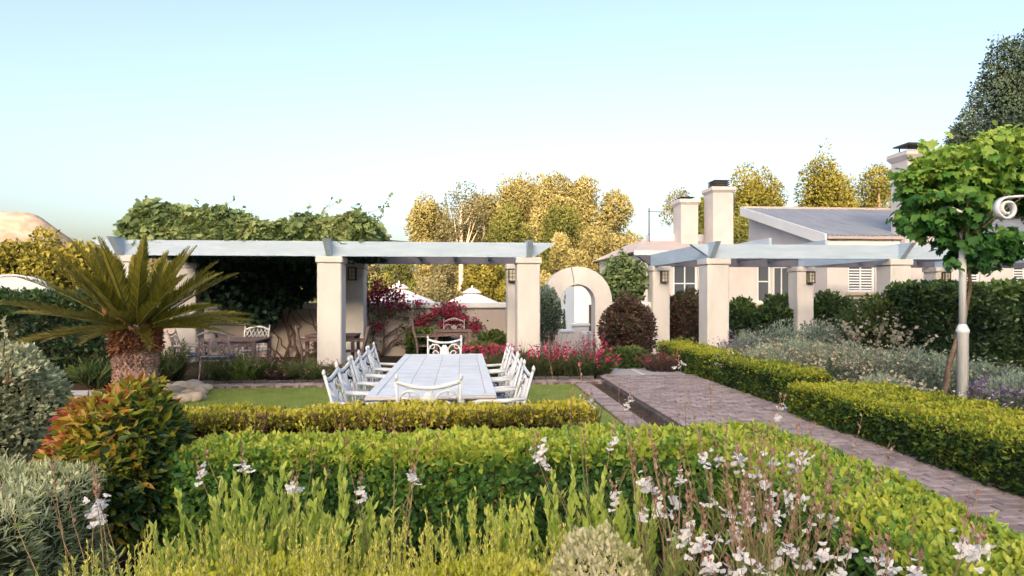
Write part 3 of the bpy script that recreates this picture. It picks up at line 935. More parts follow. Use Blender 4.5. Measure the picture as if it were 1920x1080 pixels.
def umbrella(label, x, y, ztop, rad, zg=-.8):
    r = root('parasol', label, 'parasol', (x, y, zg), 0, 'white parasols in the courtyard')
    m = MB(); m.tube([(x, y, zg), (x, y, ztop - .1)], .03, 8); m.build('pole', M_WOOD, r)
    m = MB(); m.lathe([(.35, 0), (.35, .06), (.06, .08), (.05, .25)], (x, y, zg), 16); m.build('base', M_DARKSTEEL, r)
    m = MB(); vs = [(x, y, ztop)]; fs = []; K = 32
    rings = 6
    for q in range(1, rings + 1):
        s = q / rings
        for k in range(K):
            a = 2 * math.pi * k / K
            crease = abs(((k / K * 8) % 1) - .5) * 2
            rr = rad * s * (.955 + .045 * crease)
            z = ztop - .72 * rad * .62 * s - .05 * (1 - crease) * s + .03 * math.sin(s * math.pi)
            vs.append((x + rr * math.cos(a), y + rr * math.sin(a), z))
    for k in range(K): fs.append((0, 1 + k, 1 + (k + 1) % K))
    for q in range(rings - 1):
        for k in range(K):
            a = 1 + q * K + k; b = 1 + q * K + (k + 1) % K
            fs.append((a, a + K, b + K, b))
    m.add(vs, fs); m.build('canopy', M_CANVAS, r)
    m = MB(); m.lathe([(.34, -.05), (.33, -.02), (.2, .07), (.05, .13)], (x, y, ztop - .01), 16); m.build('vent_cap', M_CANVAS, r)
    m = MB(); m.lathe([(.025, 0), (.03, .04), (.012, .1)], (x, y, ztop + .11), 8); m.build('finial', M_TRIM, r)
    for k in range(8):
        a = 2 * math.pi * k / 8 + .0001
        m = MB(); m.tube([(x + .05 * math.cos(a), y + .05 * math.sin(a), ztop - .1), (x + rad * .95 * math.cos(a), y + rad * .95 * math.sin(a), ztop - .46 * rad - .03)], .012, 4); m.build('rib', M_WOOD, r)
pU = at(885, 540, 21); umbrella('white canvas parasol with finial behind the wall, right one under the pergola opening', pU.x, 21, pU.z - .12, 2.0)
pU = at(748, 531, 20); umbrella('white canvas parasol half hidden by red bougainvillea behind the wall', pU.x, 20, pU.z - .12, 2.2)

cb = root('courtyard_building', 'pale plaster wall with a small lit lamp seen through the archway', 'building', (X(1092, 22), 22.5, -.8))
m = MB(); m.box(X(1077, 22), X(1111, 22), 22, 25, -.8, 1.95); m.build('wall', M_TRIM, cb)
m = MB(); m.box(X(1104, 22), X(1111, 22) - .03, 21.95, 21.996, -.6, 1.25); m.build('shutter', M_DARKSTEEL, cb)
q = at(1087, 585, 21.9); m = MB(); m.lathe([(.03, -.05), (.07, -.03), (.07, .03), (.03, .05)], (q.x, 21.9, q.z), 10); m.build('lamp', M_GLOW, cb)
for px, py, w, hh, Y_, lab in ((1062, 618, .5, .2, 18.6, 'low white stone bench seen through the left of the archway'), (1088, 606, .6, .3, 19.4, 'white stone table block seen through the middle of the archway'), (1103, 622, .42, .25, 18.0, 'white stone block seen low right through the archway')):
    q = at(px, py, Y_)
    r = root('stone_block', lab, 'bench', (q.x, Y_, -.8), 0, 'white stone seats beyond the archway')
    m = MB(); m.box(q.x - w / 2, q.x + w / 2, Y_ - .2, Y_ + .25, q.z - .09, q.z, .015); m.build('seat_slab', M_TRIM, r)
    m = MB(); m.box(q.x - w / 2 + .04, q.x + w / 2 - .04, Y_ - .16, Y_ + .2, -.8, q.z - .092); m.build('base', M_PLASTER, r)

# ================================================================ THE HOUSE
def wall_xz(mb, x0, x1, z0, z1, y, th, openings):
    """a wall in the xz plane with rectangular openings, front face at y"""
    xs = sorted({x0, x1, *[o[0] for o in openings], *[o[1] for o in openings]})
    zs = sorted({z0, z1, *[o[2] for o in openings], *[o[3] for o in openings]})
    # merge column strips
    for i in range(len(xs) - 1):
        cx = (xs[i] + xs[i + 1]) / 2
        ops = sorted([o for o in openings if o[0] < cx < o[1]], key=lambda o: o[2])
        z = z0
        for o in ops:
            if o[2] > z: mb.box(xs[i], xs[i + 1], y, y + th, z, o[2])
            z = o[3]
        if z < z1: mb.box(xs[i], xs[i + 1], y, y + th, z, z1)
def window(parent, x0, x1, z0, z1, y, cols=2, rows=2, louvre=False, door=False):
    f = .07
    m = MB()
    m.box(x0 + .002, x0 + f, y + .05, y + .11, z0, z1); m.box(x1 - f, x1 - .002, y + .05, y + .11, z0, z1)
    m.box(x0 + f, x1 - f, y + .052, y + .108, z1 - f, z1 - .002); m.box(x0 + f, x1 - f, y + .052, y + .108, z0 + .002, z0 + f)
    w = m.build('door' if door else 'window', M_TRIM, parent)
    gx0, gx1, gz0, gz1 = x0 + f, x1 - f, z0 + f, z1 - f
    for i in range(1, cols):
        xx = gx0 + (gx1 - gx0) * i / cols
        m = MB(); m.box(xx - .02, xx + .02, y + .056, y + .10, gz0, gz1); m.build('glazing_bar', M_TRIM, w)
    for j in range(1, rows):
        zz = gz0 + (gz1 - gz0) * j / rows
        m = MB(); m.box(gx0, gx1, y + .058, y + .098, zz - .02, zz + .02); m.build('glazing_bar', M_TRIM, w)
    for i in range(cols):
        for j in range(rows):
            a = gx0 + (gx1 - gx0) * i / cols; b = gx0 + (gx1 - gx0) * (i + 1) / cols
            c = gz0 + (gz1 - gz0) * j / rows; d = gz0 + (gz1 - gz0) * (j + 1) / rows
            m = MB(); m.box(a, b, y + .078, y + .084, c, d); m.build('pane', M_GLASS, w)
    if louvre:
        k = int((gz1 - gz0) / .085)
        for i in range(k):
            zz = gz0 + (i + .5) * (gz1 - gz0) / k
            m = MB(); m.prism([(y + .061, zz - .018), (y + .067, zz - .02), (y + .077, zz + .02), (y + .071, zz + .022)], 'x', gx0, gx1)
            m.build('louvre_slat', M_TRIM, w)
    if not door:
        m = MB(); m.box(x0 - .1, x1 + .1, y - .09, y + .05, z0 - .11, z0 - .003, .01); m.build('sill', M_CREAMPAINT, w)
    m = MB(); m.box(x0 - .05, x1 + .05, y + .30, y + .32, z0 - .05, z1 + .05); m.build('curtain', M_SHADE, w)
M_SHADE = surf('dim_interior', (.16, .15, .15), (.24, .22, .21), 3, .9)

HY = 18.0
HX0 = X(1551, HY)
hs = root('house', 'cream plastered house with grey corrugated lean-to roof behind the right pergola', 'house', (HX0 + 5, HY + 3, 0))
wins = [(X(1590, HY), X(1641, HY), 1.72, 3.0), (X(1801, HY), X(1838, HY), 1.72, 3.0), (X(1900, HY), X(1944, HY), 1.72, 3.0)]
m = MB(); wall_xz(m, HX0, HX0 + 14, 0, 3.42, HY, .3, wins); m.build('wall', M_WALL, hs)
for i, w in enumerate(wins): window(hs, *w, HY, 2, 2, louvre=(i != 9))
m = MB(); m.prism([(HY + .302, 0), (HY + 5.2, 0), (HY + 5.2, 5.0), (HY + .302, 3.42)], 'x', HX0 + .003, HX0 + .3); m.build('gable_wall', M_WALL, hs)
m = MB(); m.box(X(1652, HY), X(1668, HY), HY - .35, HY - .003, 0, 3.1); m.build('buttress', M_WALL, hs)
# corrugated roof, sloping down towards the garden
m = MB(); vs = []; fs = []
pitch = .15; nc = int(14.6 / (pitch / 4))
for i in range(nc + 1):
    x = HX0 - .22 + i * pitch / 4
    dz = .022 * math.sin(i * math.pi / 2)
    for (yy, zz) in ((HY - .32, 3.52), (HY + 2.6, 4.39), (HY + 5.3, 5.20)):
        vs.append((x, yy, zz + dz))
for i in range(nc):
    for j in range(2):
        a = i * 3 + j; fs.append((a, a + 3, a + 4, a + 1))
m.add(vs, fs, True); rf = m.build('roof', M_ROOF, hs)
m = MB(); m.prism([(HY - .34, 3.20), (HY + 5.34, 4.90), (HY + 5.34, 5.25), (HY - .34, 3.56)], 'x', HX0 - .30, HX0 - .23); m.build('verge_board', M_TRIM, rf)
m = MB(); m.box(HX0 - .2, HX0 + 14.3, HY + 5.25, HY + 5.4, 5.16, 5.27); m.build('ridge_cap', M_GUTTER, rf)
m = MB(); m.box(HX0 - .22, HX0 + 14.3, HY - .40, HY - .29, 3.40, 3.50, .01); m.build('gutter', M_GUTTER, rf)
m = MB(); m.box(HX0 - .22, HX0 + 14.3, HY - .285, HY - .25, 3.17, 3.42); m.build('fascia', M_TRIM, rf)
m = MB(); m.tube([(X(1662, HY), HY - .3, 3.42), (X(1662, HY), HY - .15, 3.2), (X(1662, HY), HY - .06, 3.0), (X(1662, HY), HY - .06, 0)], .045, 8); m.build('downpipe', M_GUTTER, hs)
m = MB(); m.prism([(HX0 - .34, 3.06), (HX0 - .26, 3.06), (HX0 - .26, 3.36), (HX0 - .34, 3.36)], 'y', HY - .42, HY + 7); m.build('eave_beam', M_BEAM, hs)
# big chimney with flared shoulder
cx0, cx1, cy = X(1701, 17.5), X(1764, 17.5), 17.5
cdz = at(1701, 277, 17.5).z - 5.98
ch = MB()
def frustum(mb, x0, x1, y0, y1, z0, X0, X1, Y0, Y1, z1):
    mb.add([(x0, y0, z0), (x1, y0, z0), (x1, y1, z0), (x0, y1, z0), (X0, Y0, z1), (X1, Y0, z1), (X1, Y1, z1), (X0, Y1, z1)],
           [(0, 3, 2, 1), (4, 5, 6, 7), (0, 1, 5, 4), (1, 2, 6, 5), (2, 3, 7, 6), (3, 0, 4, 7)])
frustum(ch, cx0 - .5, cx1 + .7, cy - .05, cy + .9, 0, cx0 - .5, cx1 + .7, cy - .05, cy + .9, 2.75)
frustum(ch, cx0 - .5, cx1 + .7, cy - .05, cy + .9, 2.752, cx0 - .12, cx1 + .15, cy, cy + .9, 3.1)
frustum(ch, cx0 - .12, cx1 + .15, cy, cy + .9, 3.102, cx0, cx1, cy, cy + .9, 3.7)
ch.box(cx0, cx1, cy, cy + .7, 3.702, 5.62 + cdz)
chim = ch.build('chimney', M_WALL, hs)
c2 = MB(); frustum(c2, cx0 - .02, cx1 + .02, cy - .02, cy + .72, 5.622 + cdz, cx0 - .1, cx1 + .1, cy - .1, cy + .8, 5.75 + cdz); c2.box(cx0 - .1, cx1 + .1, cy - .1, cy + .8, 5.752 + cdz, 5.87 + cdz, .01)
frustum(c2, cx0 - .1, cx1 + .1, cy - .1, cy + .8, 5.872 + cdz, cx0 + .2, cx1 - .2, cy + .2, cy + .7, 5.98 + cdz)
c2.build('chimney_crown', M_WALL, chim)
c3 = MB(); c3.box(cx0 + .05, cx1 - .05, cy + .0, cy + .7, 6.12 + cdz, 6.16 + cdz); frustum(c3, cx0 + .1, cx1 - .1, cy + .05, cy + .65, 6.162 + cdz, cx0 + .4, cx1 - .4, cy + .4, cy + .5, 6.22 + cdz)
for sx in (cx0 + .25, cx1 - .25):
    for sy in (cy + .25, cy + .65): c3.tube([(sx, sy, 5.9 + cdz), (sx, sy, 6.13 + cdz)], .02, 5)
c3.build('chimney_cowl', M_DARKSTEEL, chim)

# left wing of the house
WY = 20.0
wg = root('house_wing', 'low cream house wing with two tall chimneys and hipped roof', 'house', (9, 23, 0))
WX0 = X(1200, WY); WX1 = HX0 - .05
wo = [(X(1262, WY), X(1308, WY), 1.2, 2.85), (X(1420, WY), X(1446, WY), 1.35, 2.85), (X(1450, WY), X(1484, WY), .35, 2.65), (X(1213, WY), X(1236, WY), .9, 2.75)]
m = MB(); wall_xz(m, WX0, WX1, 0, 3.05, WY, .3, wo); m.build('wall', M_WALL, wg)
window(wg, *wo[0], WY, 2, 2); window(wg, *wo[1], WY, 1, 2); window(wg, *wo[2], WY, 2, 2, door=True); window(wg, *wo[3], WY, 1, 3)
m = MB(); m.box(WX0 + .002, WX0 + .3, WY + .302, WY + 6, 0, 3.05); m.build('side_wall', M_WALL, wg)
m = MB()
a, b, c, d = WX0 - .3, X(1414, WY), WY - .3, WY + 6.3
m.add([(a, c, 3.12), (b, c, 3.12), (b, d, 3.12), (a, d, 3.12), (a + 1.1, c + 2.6, 3.74), (b, c + 2.6, 3.74), (b, d - 2, 3.74), (a + 1.1, d - 2, 3.74)],
      [(0, 1, 5, 4), (0, 4, 7, 3), (3, 7, 6, 2), (4, 5, 6, 7), (1, 2, 6, 5), (0, 3, 2, 1)])
rf2 = m.build('roof', M_LOWROOF, wg)
m = MB(); m.box(a + 1.3, b - .1, c + 2.5, c + 2.75, 3.6, 3.98, .01); m.build('parapet', M_TRIM, rf2)
m = MB(); m.box(a - .02, b, c - .12, c - .005, 2.98, 3.14, .01); m.build('gutter', M_TRIM, rf2)
m = MB(); m.prism([(b - .0, 3.22), (b + .1, 3.22), (b + .1, 3.55), (b - .0, 3.55)], 'y', WY - 1.0, WY + 6); m.build('eave_beam', M_BEAM, wg)
def chimney(px0, px1, ytop, Y_, vent):
    x0, x1 = X(px0, Y_), X(px1, Y_); zt = at(px0, ytop, Y_).z
    m = MB(); m.box(x0, x1, Y_, Y_ + .8, 2.9, zt - .22); c = m.build('chimney', M_WALL, wg)
    m = MB(); frustum(m, x0, x1, Y_, Y_ + .8, zt - .219, x0 - .06, x1 + .06, Y_ - .06, Y_ + .86, zt - .14); m.box(x0 - .08, x1 + .08, Y_ - .08, Y_ + .88, zt - .138, zt, .01); m.build('chimney_crown', M_WALL, c)
    m = MB()
    cx = (x0 + x1) / 2
    if vent:
        for k in range(4): m.box(x0 + .1, x1 - .1, Y_ + .08, Y_ + .72, zt + .02 + k * .075, zt + .055 + k * .075)
        m.box(x0 + .16, x1 - .16, Y_ + .14, Y_ + .66, zt, zt + .28)
    else:
        frustum(m, cx - .3, cx + .3, Y_ + .1, Y_ + .7, zt + .10, cx - .1, cx + .1, Y_ + .35, Y_ + .45, zt + .15)
        for q in (-.2, .2): m.tube([(cx + q, Y_ + .4, zt - .01), (cx + q, Y_ + .4, zt + .11)], .02, 5)
    m.build('chimney_cowl', M_DARKSTEEL, c)
chimney(1277, 1309, 373, 21.5, False)
chimney(1337, 1375, 350, 21.0, True)
q = at(1217, 465, 22)
an = root('antenna', 'thin grey television antenna mast on the low house roof', 'antenna', (q.x, 22, 3.3))
m = MB(); m.tube([(q.x, 22, 3.2), (q.x, 22, at(1217, 390, 22).z)], .022, 6); m.build('mast', M_DARKSTEEL, an)
m = MB(); zt = at(1217, 396, 22).z
m.tube([(q.x - .05, 22, zt), (q.x + .5, 22, zt - .03)], .01, 5)
for k in range(5): m.tube([(q.x + .08 + k * .1, 21.85, zt), (q.x + .08 + k * .1, 22.15, zt)], .006, 4)
m.build('aerial', M_DARKSTEEL, an)
# curved white wall on the far left
q0 = X(-70, 15.2); q1 = X(97, 15.2)
dw = root('curved_wall', 'white curved gable wall rising behind the dark hedge on the left', 'wall', ((q0 + q1) / 2, 15.3, 0))
cxm, hw = X(20, 15.2), X(97, 15.2) - X(20, 15.2)
poly = [(cxm - hw * 1.05, 0), (cxm + hw, 0)] + [(cxm + hw * math.cos(math.pi * k / 20), 1.45 + .66 * math.sin(math.pi * k / 20)) for k in range(21)]
m = MB(); m.prism(poly, 'y', 15.2, 15.5); m.build('wall', M_TRIM, dw)
m = MB(); m.tube([(cxm + hw * 1.0 * math.cos(math.pi * k / 20), 15.2, 1.45 + .66 * math.sin(math.pi * k / 20)) for k in range(21)], .03, 6); m.build('moulding', M_TRIM, dw)

# ================================================================ FURNITURE
def arc(cx, cz, r, a0, a1, n=10, rz=None):
    rz = rz or r
    return [(cx + r * math.cos(R(a0 + (a1 - a0) * i / n)), cz + rz * math.sin(R(a0 + (a1 - a0) * i / n))) for i in range(n + 1)]

def make_cast_chair(label, mat, style='medallion', cushion=True, group=None):
    """cast metal armchair facing +Y, origin on the ground under the seat"""
    r = root('cast_chair', label, 'chair', (0, 0, 0), 0, group)
    def bp(x, z):                      # a point of the reclined back
        return (x, -.22 - .14 * (z - .42) / .5 - .03 * (1 - (x / .27) ** 2), z)
    m = MB()
    for s in (-1, 1):
        m.tube([bp(s * .27, .40), bp(s * .265, .65), bp(s * .27, .92)], [.015, .014, .014], 6)
        p = bp(s * .27, .945); m.lathe([(.006, -.03), (.016, -.012), (.018, .006), (.010, .022), (.004, .032)], p, 8)
    if style == 'crest':
        m.tube([bp(x, .88 + .09 * math.cos(x / .27 * 1.5)) for x in np.linspace(-.27, .27, 11)], .016, 6, flat=1.4)
    elif style == 'lattice':
        m.tube([bp(x, .86 + .07 * math.cos(x / .27 * 1.57)) for x in np.linspace(-.27, .27, 11)], .016, 6, flat=1.4)
    else:
        m.tube([bp(x, .855 + .055 * (x / .27) ** 2) for x in np.linspace(-.27, .27, 11)], .014, 6, flat=1.5)
    m.tube([bp(x, .50) for x in np.linspace(-.27, .27, 7)], .012, 6)
    m.build('back_frame', mat, r)
    m = MB()
    if style == 'lattice':
        for k in range(-5, 6):
            for sg in (-1, 1):
                pts = []
                for i in range(9):
                    z = .52 + .36 * i / 8; x = k * .085 + sg * (z - .70) * .55
                    if abs(x) < .26 and z < .86 + .07 * math.cos(x / .27 * 1.57): pts.append(bp(x, z))
                if len(pts) > 1: m.tube(pts, .008, 4)
        m.build('lattice', mat, r)
    else:
        for s in (-1, 1):
            m.tube([bp(s * (.155) + x, z) for x, z in arc(0, .715, .10, -20, 200, 12, .115)], .0115, 5)
            m.tube([bp(s * (.145) + s * x, z) for x, z in arc(0, .66, .055, 30, 300, 9, .07)], .010, 5)
            m.tube([bp(s * .25, .53), bp(s * .19, .585), bp(s * .16, .65), bp(s * .185, .715)], [.008, .012, .02, .005], 5)
            m.tube([bp(s * .06, .52), bp(s * .10, .58), bp(s * .075, .65), bp(s * .06, .72)], .010, 5)
            m.tube([bp(s * .15, .51), bp(s * .17, .56), bp(s * .22, .62)], .009, 5)
            m.tube([bp(s * x, z) for x, z in arc(.20, .80, .04, 90, 380, 7)], .008, 5)
        m.build('scrollwork', mat, r)
        m = MB(); vs = []; K = 20
        for i, (q, dy) in enumerate(((1, 0), (.9, .014), (.55, .024), (.1, .028))):
            for k in range(K):
                a = 2 * math.pi * k / K; w = 1 + .06 * math.cos(a * 10)
                p = bp(.066 * q * w * math.cos(a), .70 + .125 * q * w * math.sin(a)); vs.append((p[0], p[1] - dy, p[2]))
        vs += [(v[0], 2 * bp(0, v[2])[1] - v[1] + .002, v[2]) for v in vs]
        fs = []
        for b in (0, 4 * K):
            for i in range(3):
                for k in range(K):
                    k2 = (k + 1) % K; f = (b + i * K + k, b + i * K + k2, b + (i + 1) * K + k2, b + (i + 1) * K + k); fs.append(f)
            fs.append(tuple(b + 3 * K + k for k in range(K)))
        m.add(vs, fs, True)
        if style == 'crest':
            m.tube([bp(x, z) for x, z in arc(0, .93, .07, 0, 180, 8, .06)], .018, 5)
        m.build('medallion', mat, r)
    for s in (-1, 1):
        m = MB(); m.tube([bp(s * .268, .67), (s * .285, -.08, .655), (s * .295, .10, .665), (s * .29, .20, .645), (s * .275, .225, .60), (s * .265, .20, .44)], [.014, .017, .018, .017, .014, .012], 6, flat=1.3); m.build('arm', mat, r)
        m = MB(); m.tube([bp(s * .255, .42), (s * .25, -.25, .25), (s * .26, -.32, .02), (s * .26, -.335, 0)], [.018, .014, .012, .017], 6); m.build('leg', mat, r)
        m = MB(); m.tube([(s * .255, .21, .43), (s * .275, .245, .32), (s * .25, .23, .14), (s * .262, .265, .02), (s * .265, .275, 0)], [.019, .02, .013, .012, .017], 6); m.build('leg', mat, r)
    m = MB(); m.prism([(-.26, -.24), (.26, -.24), (.28, .14), (.24, .235), (-.24, .235), (-.28, .14)], 'z', .405, .43)
    m.build('seat', mat, r)
    if cushion:
        m = MB(); m.box(-.245, .245, -.225, .225, .433, .49, .022); m.build('cushion', M_CUSHION, r)
    return r

TX0, TX1, TY0, TY1 = -.88, .32, 5.4, 9.15
tb = root('dining_table', 'long white stone topped garden dining table on the lawn', 'table', ((TX0 + TX1) / 2, (TY0 + TY1) / 2, 0))
m = MB(); m.box(TX0, TX1, TY0, TY1, .690, .722, .008); top = m.build('tabletop', M_WALK, tb)
for i in range(4):
    for j in range(11):
        w = (TX1 - TX0 - .20) / 4; l = (TY1 - TY0 - .20) / 11
        x = TX0 + .10 + i * w; y = TY0 + .10 + j * l
        m = MB(); m.box(x + .004, x + w - .004, y + .004, y + l - .004, .715, .7275, .003); m.build('tile', M_TABLE, top)
m = MB()
for (a, b, c, d) in ((TX0, TX1, TY0, TY0 + .097), (TX0, TX1, TY1 - .097, TY1), (TX0, TX0 + .097, TY0 + .10, TY1 - .10), (TX1 - .097, TX1, TY0 + .10, TY1 - .10)):
    m.box(a + .002, b - .002, c + .002, d - .002, .7225, .7295, .003)
m.build('border', M_TABLE, top)
m = MB(); m.box(TX0 + .12, TX1 - .12, TY0 + .15, TY0 + .19, .60, .689); m.box(TX0 + .12, TX1 - .12, TY1 - .19, TY1 - .15, .60, .689)
m.box(TX0 + .10, TX0 + .14, TY0 + .2, TY1 - .2, .60, .689); m.box(TX1 - .14, TX1 - .10, TY0 + .2, TY1 - .2, .60, .689); m.build('apron', M_IRON, tb)
for x in (TX0 + .18, TX1 - .18):
    for y in (TY0 + .26, (TY0 + TY1) / 2, TY1 - .26):
        m = MB(); m.lathe([(.05, 0), (.055, .03), (.028, .09), (.03, .3), (.045, .42), (.03, .5), (.045, .60)], (x, y, 0), 10); m.build('leg', M_IRON, tb)

G_CH = 'white cast chairs round the long table'
proto = make_cast_chair('white cast metal chair at the near end of the long table', M_IRON, group=G_CH)
seats = [(-.28, 5.36, 0, None),
         (-.28, 9.23, 180, 'white cast metal chair at the far end of the long table'),
         (-0.860, 5.62, -90, 'nearest white cast chair on the left side of the long table'),
         (-0.870, 6.24, -92, 'second nearest white cast chair on the left side of the long table'),
         (-0.850, 6.86, -88, 'middle white cast chair on the left side of the long table'),
         (-0.870, 7.48, -91, 'second farthest white cast chair on the left side of the long table'),
         (-0.860, 8.10, -89, 'farthest white cast chair on the left side of the long table'),
         (0.290, 5.72, 93, 'nearest white cast chair on the right side of the long table'),
         (0.270, 6.44, 88, 'second white cast chair from the near end on the right side of the table'),
         (0.280, 7.14, 91, 'third white cast chair from the near end on the right side of the table'),
         (0.260, 7.84, 89, 'farthest white cast chair on the right side of the long table')]
for i, (x, y, a, lab) in enumerate(seats):
    o = proto if i == 0 else copy_tree(proto)
    o.location = (x, y, .01); o.rotation_euler = (0, 0, R(a))
    if lab: o['label'] = lab

def wood_table(label, x0, x1, y0, y1, h):
    r = root('wooden_table', label, 'table', ((x0 + x1) / 2, (y0 + y1) / 2, 0))
    k = 5
    for i in range(k):
        a = y0 + (y1 - y0) * i / k
        m = MB(); m.box(x0, x1, a + .004, a + (y1 - y0) / k - .004, h - .035, h, .005); m.build('plank', M_WOOD, r)
    for x in (x0 + .05, x1 - .05):
        for y in (y0 + .05, y1 - .05):
            m = MB(); m.box(x - .035, x + .035, y - .035, y + .035, 0, h - .037, .005); m.build('leg', M_WOOD, r)
    m = MB(); m.box(x0 + .09, x1 - .09, y0 + .04, y0 + .065, h - .13, h - .038); m.box(x0 + .09, x1 - .09, y1 - .065, y1 - .04, h - .13, h - .038); m.build('apron', M_WOOD, r)
    return r
def wood_chair(label, x, y, rz):
    r = root('wooden_armchair', label, 'chair', (0, 0, 0))
    for s in (-1, 1):
        m = MB(); m.box(s * .27 - .025, s * .27 + .025, .2, .25, 0, .64); m.build('leg', M_WOOD, r)
        m = MB(); m.tube([(s * .27, -.22, 0), (s * .27, -.22, .42), (s * .27, -.34, .95)], .028, 4); m.build('leg', M_WOOD, r)
        m = MB(); m.box(s * .27 - .035, s * .27 + .035, -.25, .29, .642, .67, .006); m.build('arm', M_WOOD, r)
    for i in range(5):
        m = MB(); m.box(-.24, .24, -.2 + i * .09, -.12 + i * .09, .41, .43, .004); m.build('seat_slat', M_WOOD, r)
    m = MB(); m.tube([(-.25, -.34, .93), (.25, -.34, .93)], .03, 4); m.build('back_rail', M_WOOD, r)
    for i in range(5):
        xx = -.18 + i * .09
        m = MB(); m.tube([(xx, -.225, .44), (xx, -.325, .91)], .02, 4); m.build('back_slat', M_WOOD, r)
    r.location = (x, y, 0); r.rotation_euler = (0, 0, R(rz))
    return r
wood_table('weathered wooden table under the left pergola beside the cycad', X(372, 11.7), X(488, 12.0), 11.75, 12.75, .76)
wood_table('weathered wooden table behind the middle pillar of the left pergola', X(575, 13.2), X(668, 13.2), 13.0, 13.8, .76)
wood_table('small brown table behind the long white table by the bougainvillea', X(812, 14.2), X(884, 14.2), 14.0, 14.7, .78)
c = make_cast_chair('bare metal ornate chair with its back to us at the wooden table', M_OLDIRON, 'crest'); c.location = (X(409, 11.5), 11.55, 0); c.rotation_euler = (0, 0, R(4))
c = make_cast_chair('bare metal chair seen from the side at the left end of the wooden table', M_OLDIRON, 'medallion'); c.location = (X(358, 12.0), 12.05, 0); c.rotation_euler = (0, 0, R(-80))
c = make_cast_chair('pale lattice backed chair behind the wooden table', M_IRON, 'lattice', False); c.location = (X(468, 13.1), 13.15, 0.0); c.rotation_euler = (0, 0, R(176))
c = make_cast_chair('bare metal ornate chair behind the small brown table', M_OLDIRON, 'crest'); c.location = (X(850, 14.9), 14.95, .04); c.rotation_euler = (0, 0, R(178))
wood_chair('weathered wooden armchair leaning back left of the middle pillar', X(590, 13.4), 13.2, -75)
wood_chair('weathered wooden armchair between the two middle pillars', X(660, 12.9), 13.0, 95)
wood_chair('weathered wooden chair left of the small brown table', X(800, 14.2), 14.2, -85)
# low bench by the house pergola
wood_table('low wooden bench in the shade behind the right pergola pillar', X(1292, 14.2), X(1420, 14.2), 13.9, 14.3, .42)
wood_table('low wooden bench in the shade behind the lavender', X(1545, 14.2), X(1600, 14.2), 13.9, 14.3, .42)

# ================================================================ CYCAD
cyx, cyy = X(255, 9.1), 9.1
cy_ = root('cycad', 'sago palm with thick shaggy trunk and stiff arching fronds', 'palm', (cyx, cyy, 0))
m = MB(); m.lathe([(.27, 0), (.28, .2), (.27, .6), (.26, .9), (.28, 1.0), (.25, 1.16), (.12, 1.25)], (cyx, cyy, 0), 24); m.build('trunk', M_TRUNK_CYCAD, cy_)
rs = np.random.RandomState(8)
m = MB()
for row in range(22):
    z = .03 + row * .045
    for k in range(26):
        a = 2 * math.pi * (k + .5 * (row % 2)) / 26 + rs.normal() * .03
        rr = .268 + .01 * math.sin(row)
        ca, sa = math.cos(a), math.sin(a); zz = z + rs.normal() * .006
        p = lambda r_, da, dz: (cyx + r_ * math.cos(a + da), cyy + r_ * math.sin(a + da), zz + dz)
        o = rr + .03 + rs.rand() * .015
        m.add([p(rr, -.10, 0), p(rr, .10, 0), p(rr, 0, -.032), p(rr, 0, .032), p(o, 0, .012)], [(0, 2, 4), (2, 1, 4), (1, 3, 4), (3, 0, 4)])
m.build('leaf_bases', M_TRUNK_CYCAD, cy_, 'stuff')
n = 900
a = rs.uniform(0, 6.28, n); z = rs.uniform(.84, 1.2, n)
P = np.c_[cyx + .27 * np.cos(a), cyy + .27 * np.sin(a), z]
D = np.c_[np.cos(a) * .6, np.sin(a) * .6, rs.normal(size=n) * .5 - .35]
M_RUST = leafmat('rusty_leaf_stub', [(.12, .05, .03), (.24, .10, .055), (.34, .17, .10)], .1, .9)
leaves('dry_stubs', P, D, rs.normal(size=(n, 3)), .07 + .07 * rs.rand(n), rs.rand(n), 'lance', M_RUST, cy_)
P = np.c_[cyx + rs.normal(size=260) * .12, cyy + rs.normal(size=260) * .12, 1.2 + rs.rand(260) * .16]
leaves('crown_scales', P, np.c_[rs.normal(size=(260, 2)) * .5, np.ones(260)], rs.normal(size=(260, 3)), .16, rs.rand(260) * .7 + .3, 'lance', M_RUST, cy_)

def frond(az, el, L_, droop, seed):
    rs = np.random.RandomState(seed)
    d = Vector((math.cos(az) * math.cos(el), math.sin(az) * math.cos(el), math.sin(el)))
    K = 14; pts = []; p = Vector((cyx + .1 * math.cos(az), cyy + .1 * math.sin(az), 1.15))
    e = el
    for i in range(K + 1):
        pts.append(p.copy())
        e2 = e - droop * (i / K) ** 1.2 / K * 1.6
        e = e2
        p = p + Vector((math.cos(az) * math.cos(e), math.sin(az) * math.cos(e), math.sin(e))) * (L_ / K)
    m = MB(); m.tube(pts, [.016 * (1 - .8 * i / K) + .002 for i in range(K + 1)], 4)
    ob = m.build('frond', M_RACHIS, cy_)
    P = []; D = []; N = []; S = []; T = []
    nl = 74
    for j in range(nl):
        s = .12 + .88 * j / nl
        f = s * K; i = min(K - 1, int(f)); q = pts[i].lerp(pts[i + 1], f - i)
        tg = (pts[min(i + 2, K)] - pts[max(i - 1, 0)]).normalized()
        side = tg.cross(Vector((0, 0, 1)));
        side = side.normalized() if side.length > .05 else Vector((math.sin(az), -math.cos(az), 0))
        nrm = side.cross(tg).normalized()
        ll = .21 * math.sin(math.pi * min(1, .18 + s * .80)) ** .7 * (.85 + .3 * rs.rand())
        for sg in (-1, 1):
            dd = side * sg * .48 + tg * .85 + nrm * (.42 + .1 * rs.normal())
            P.append(tuple(q)); D.append(tuple(dd)); N.append(tuple(nrm)); S.append(ll); T.append(.35 + .35 * s + rs.normal() * .13 + (.18 if el < .25 else 0))
    o = leaves('leaflets', np.array(P), np.array(D), np.array(N), S, T, 'needle', F_CYCAD, ob)
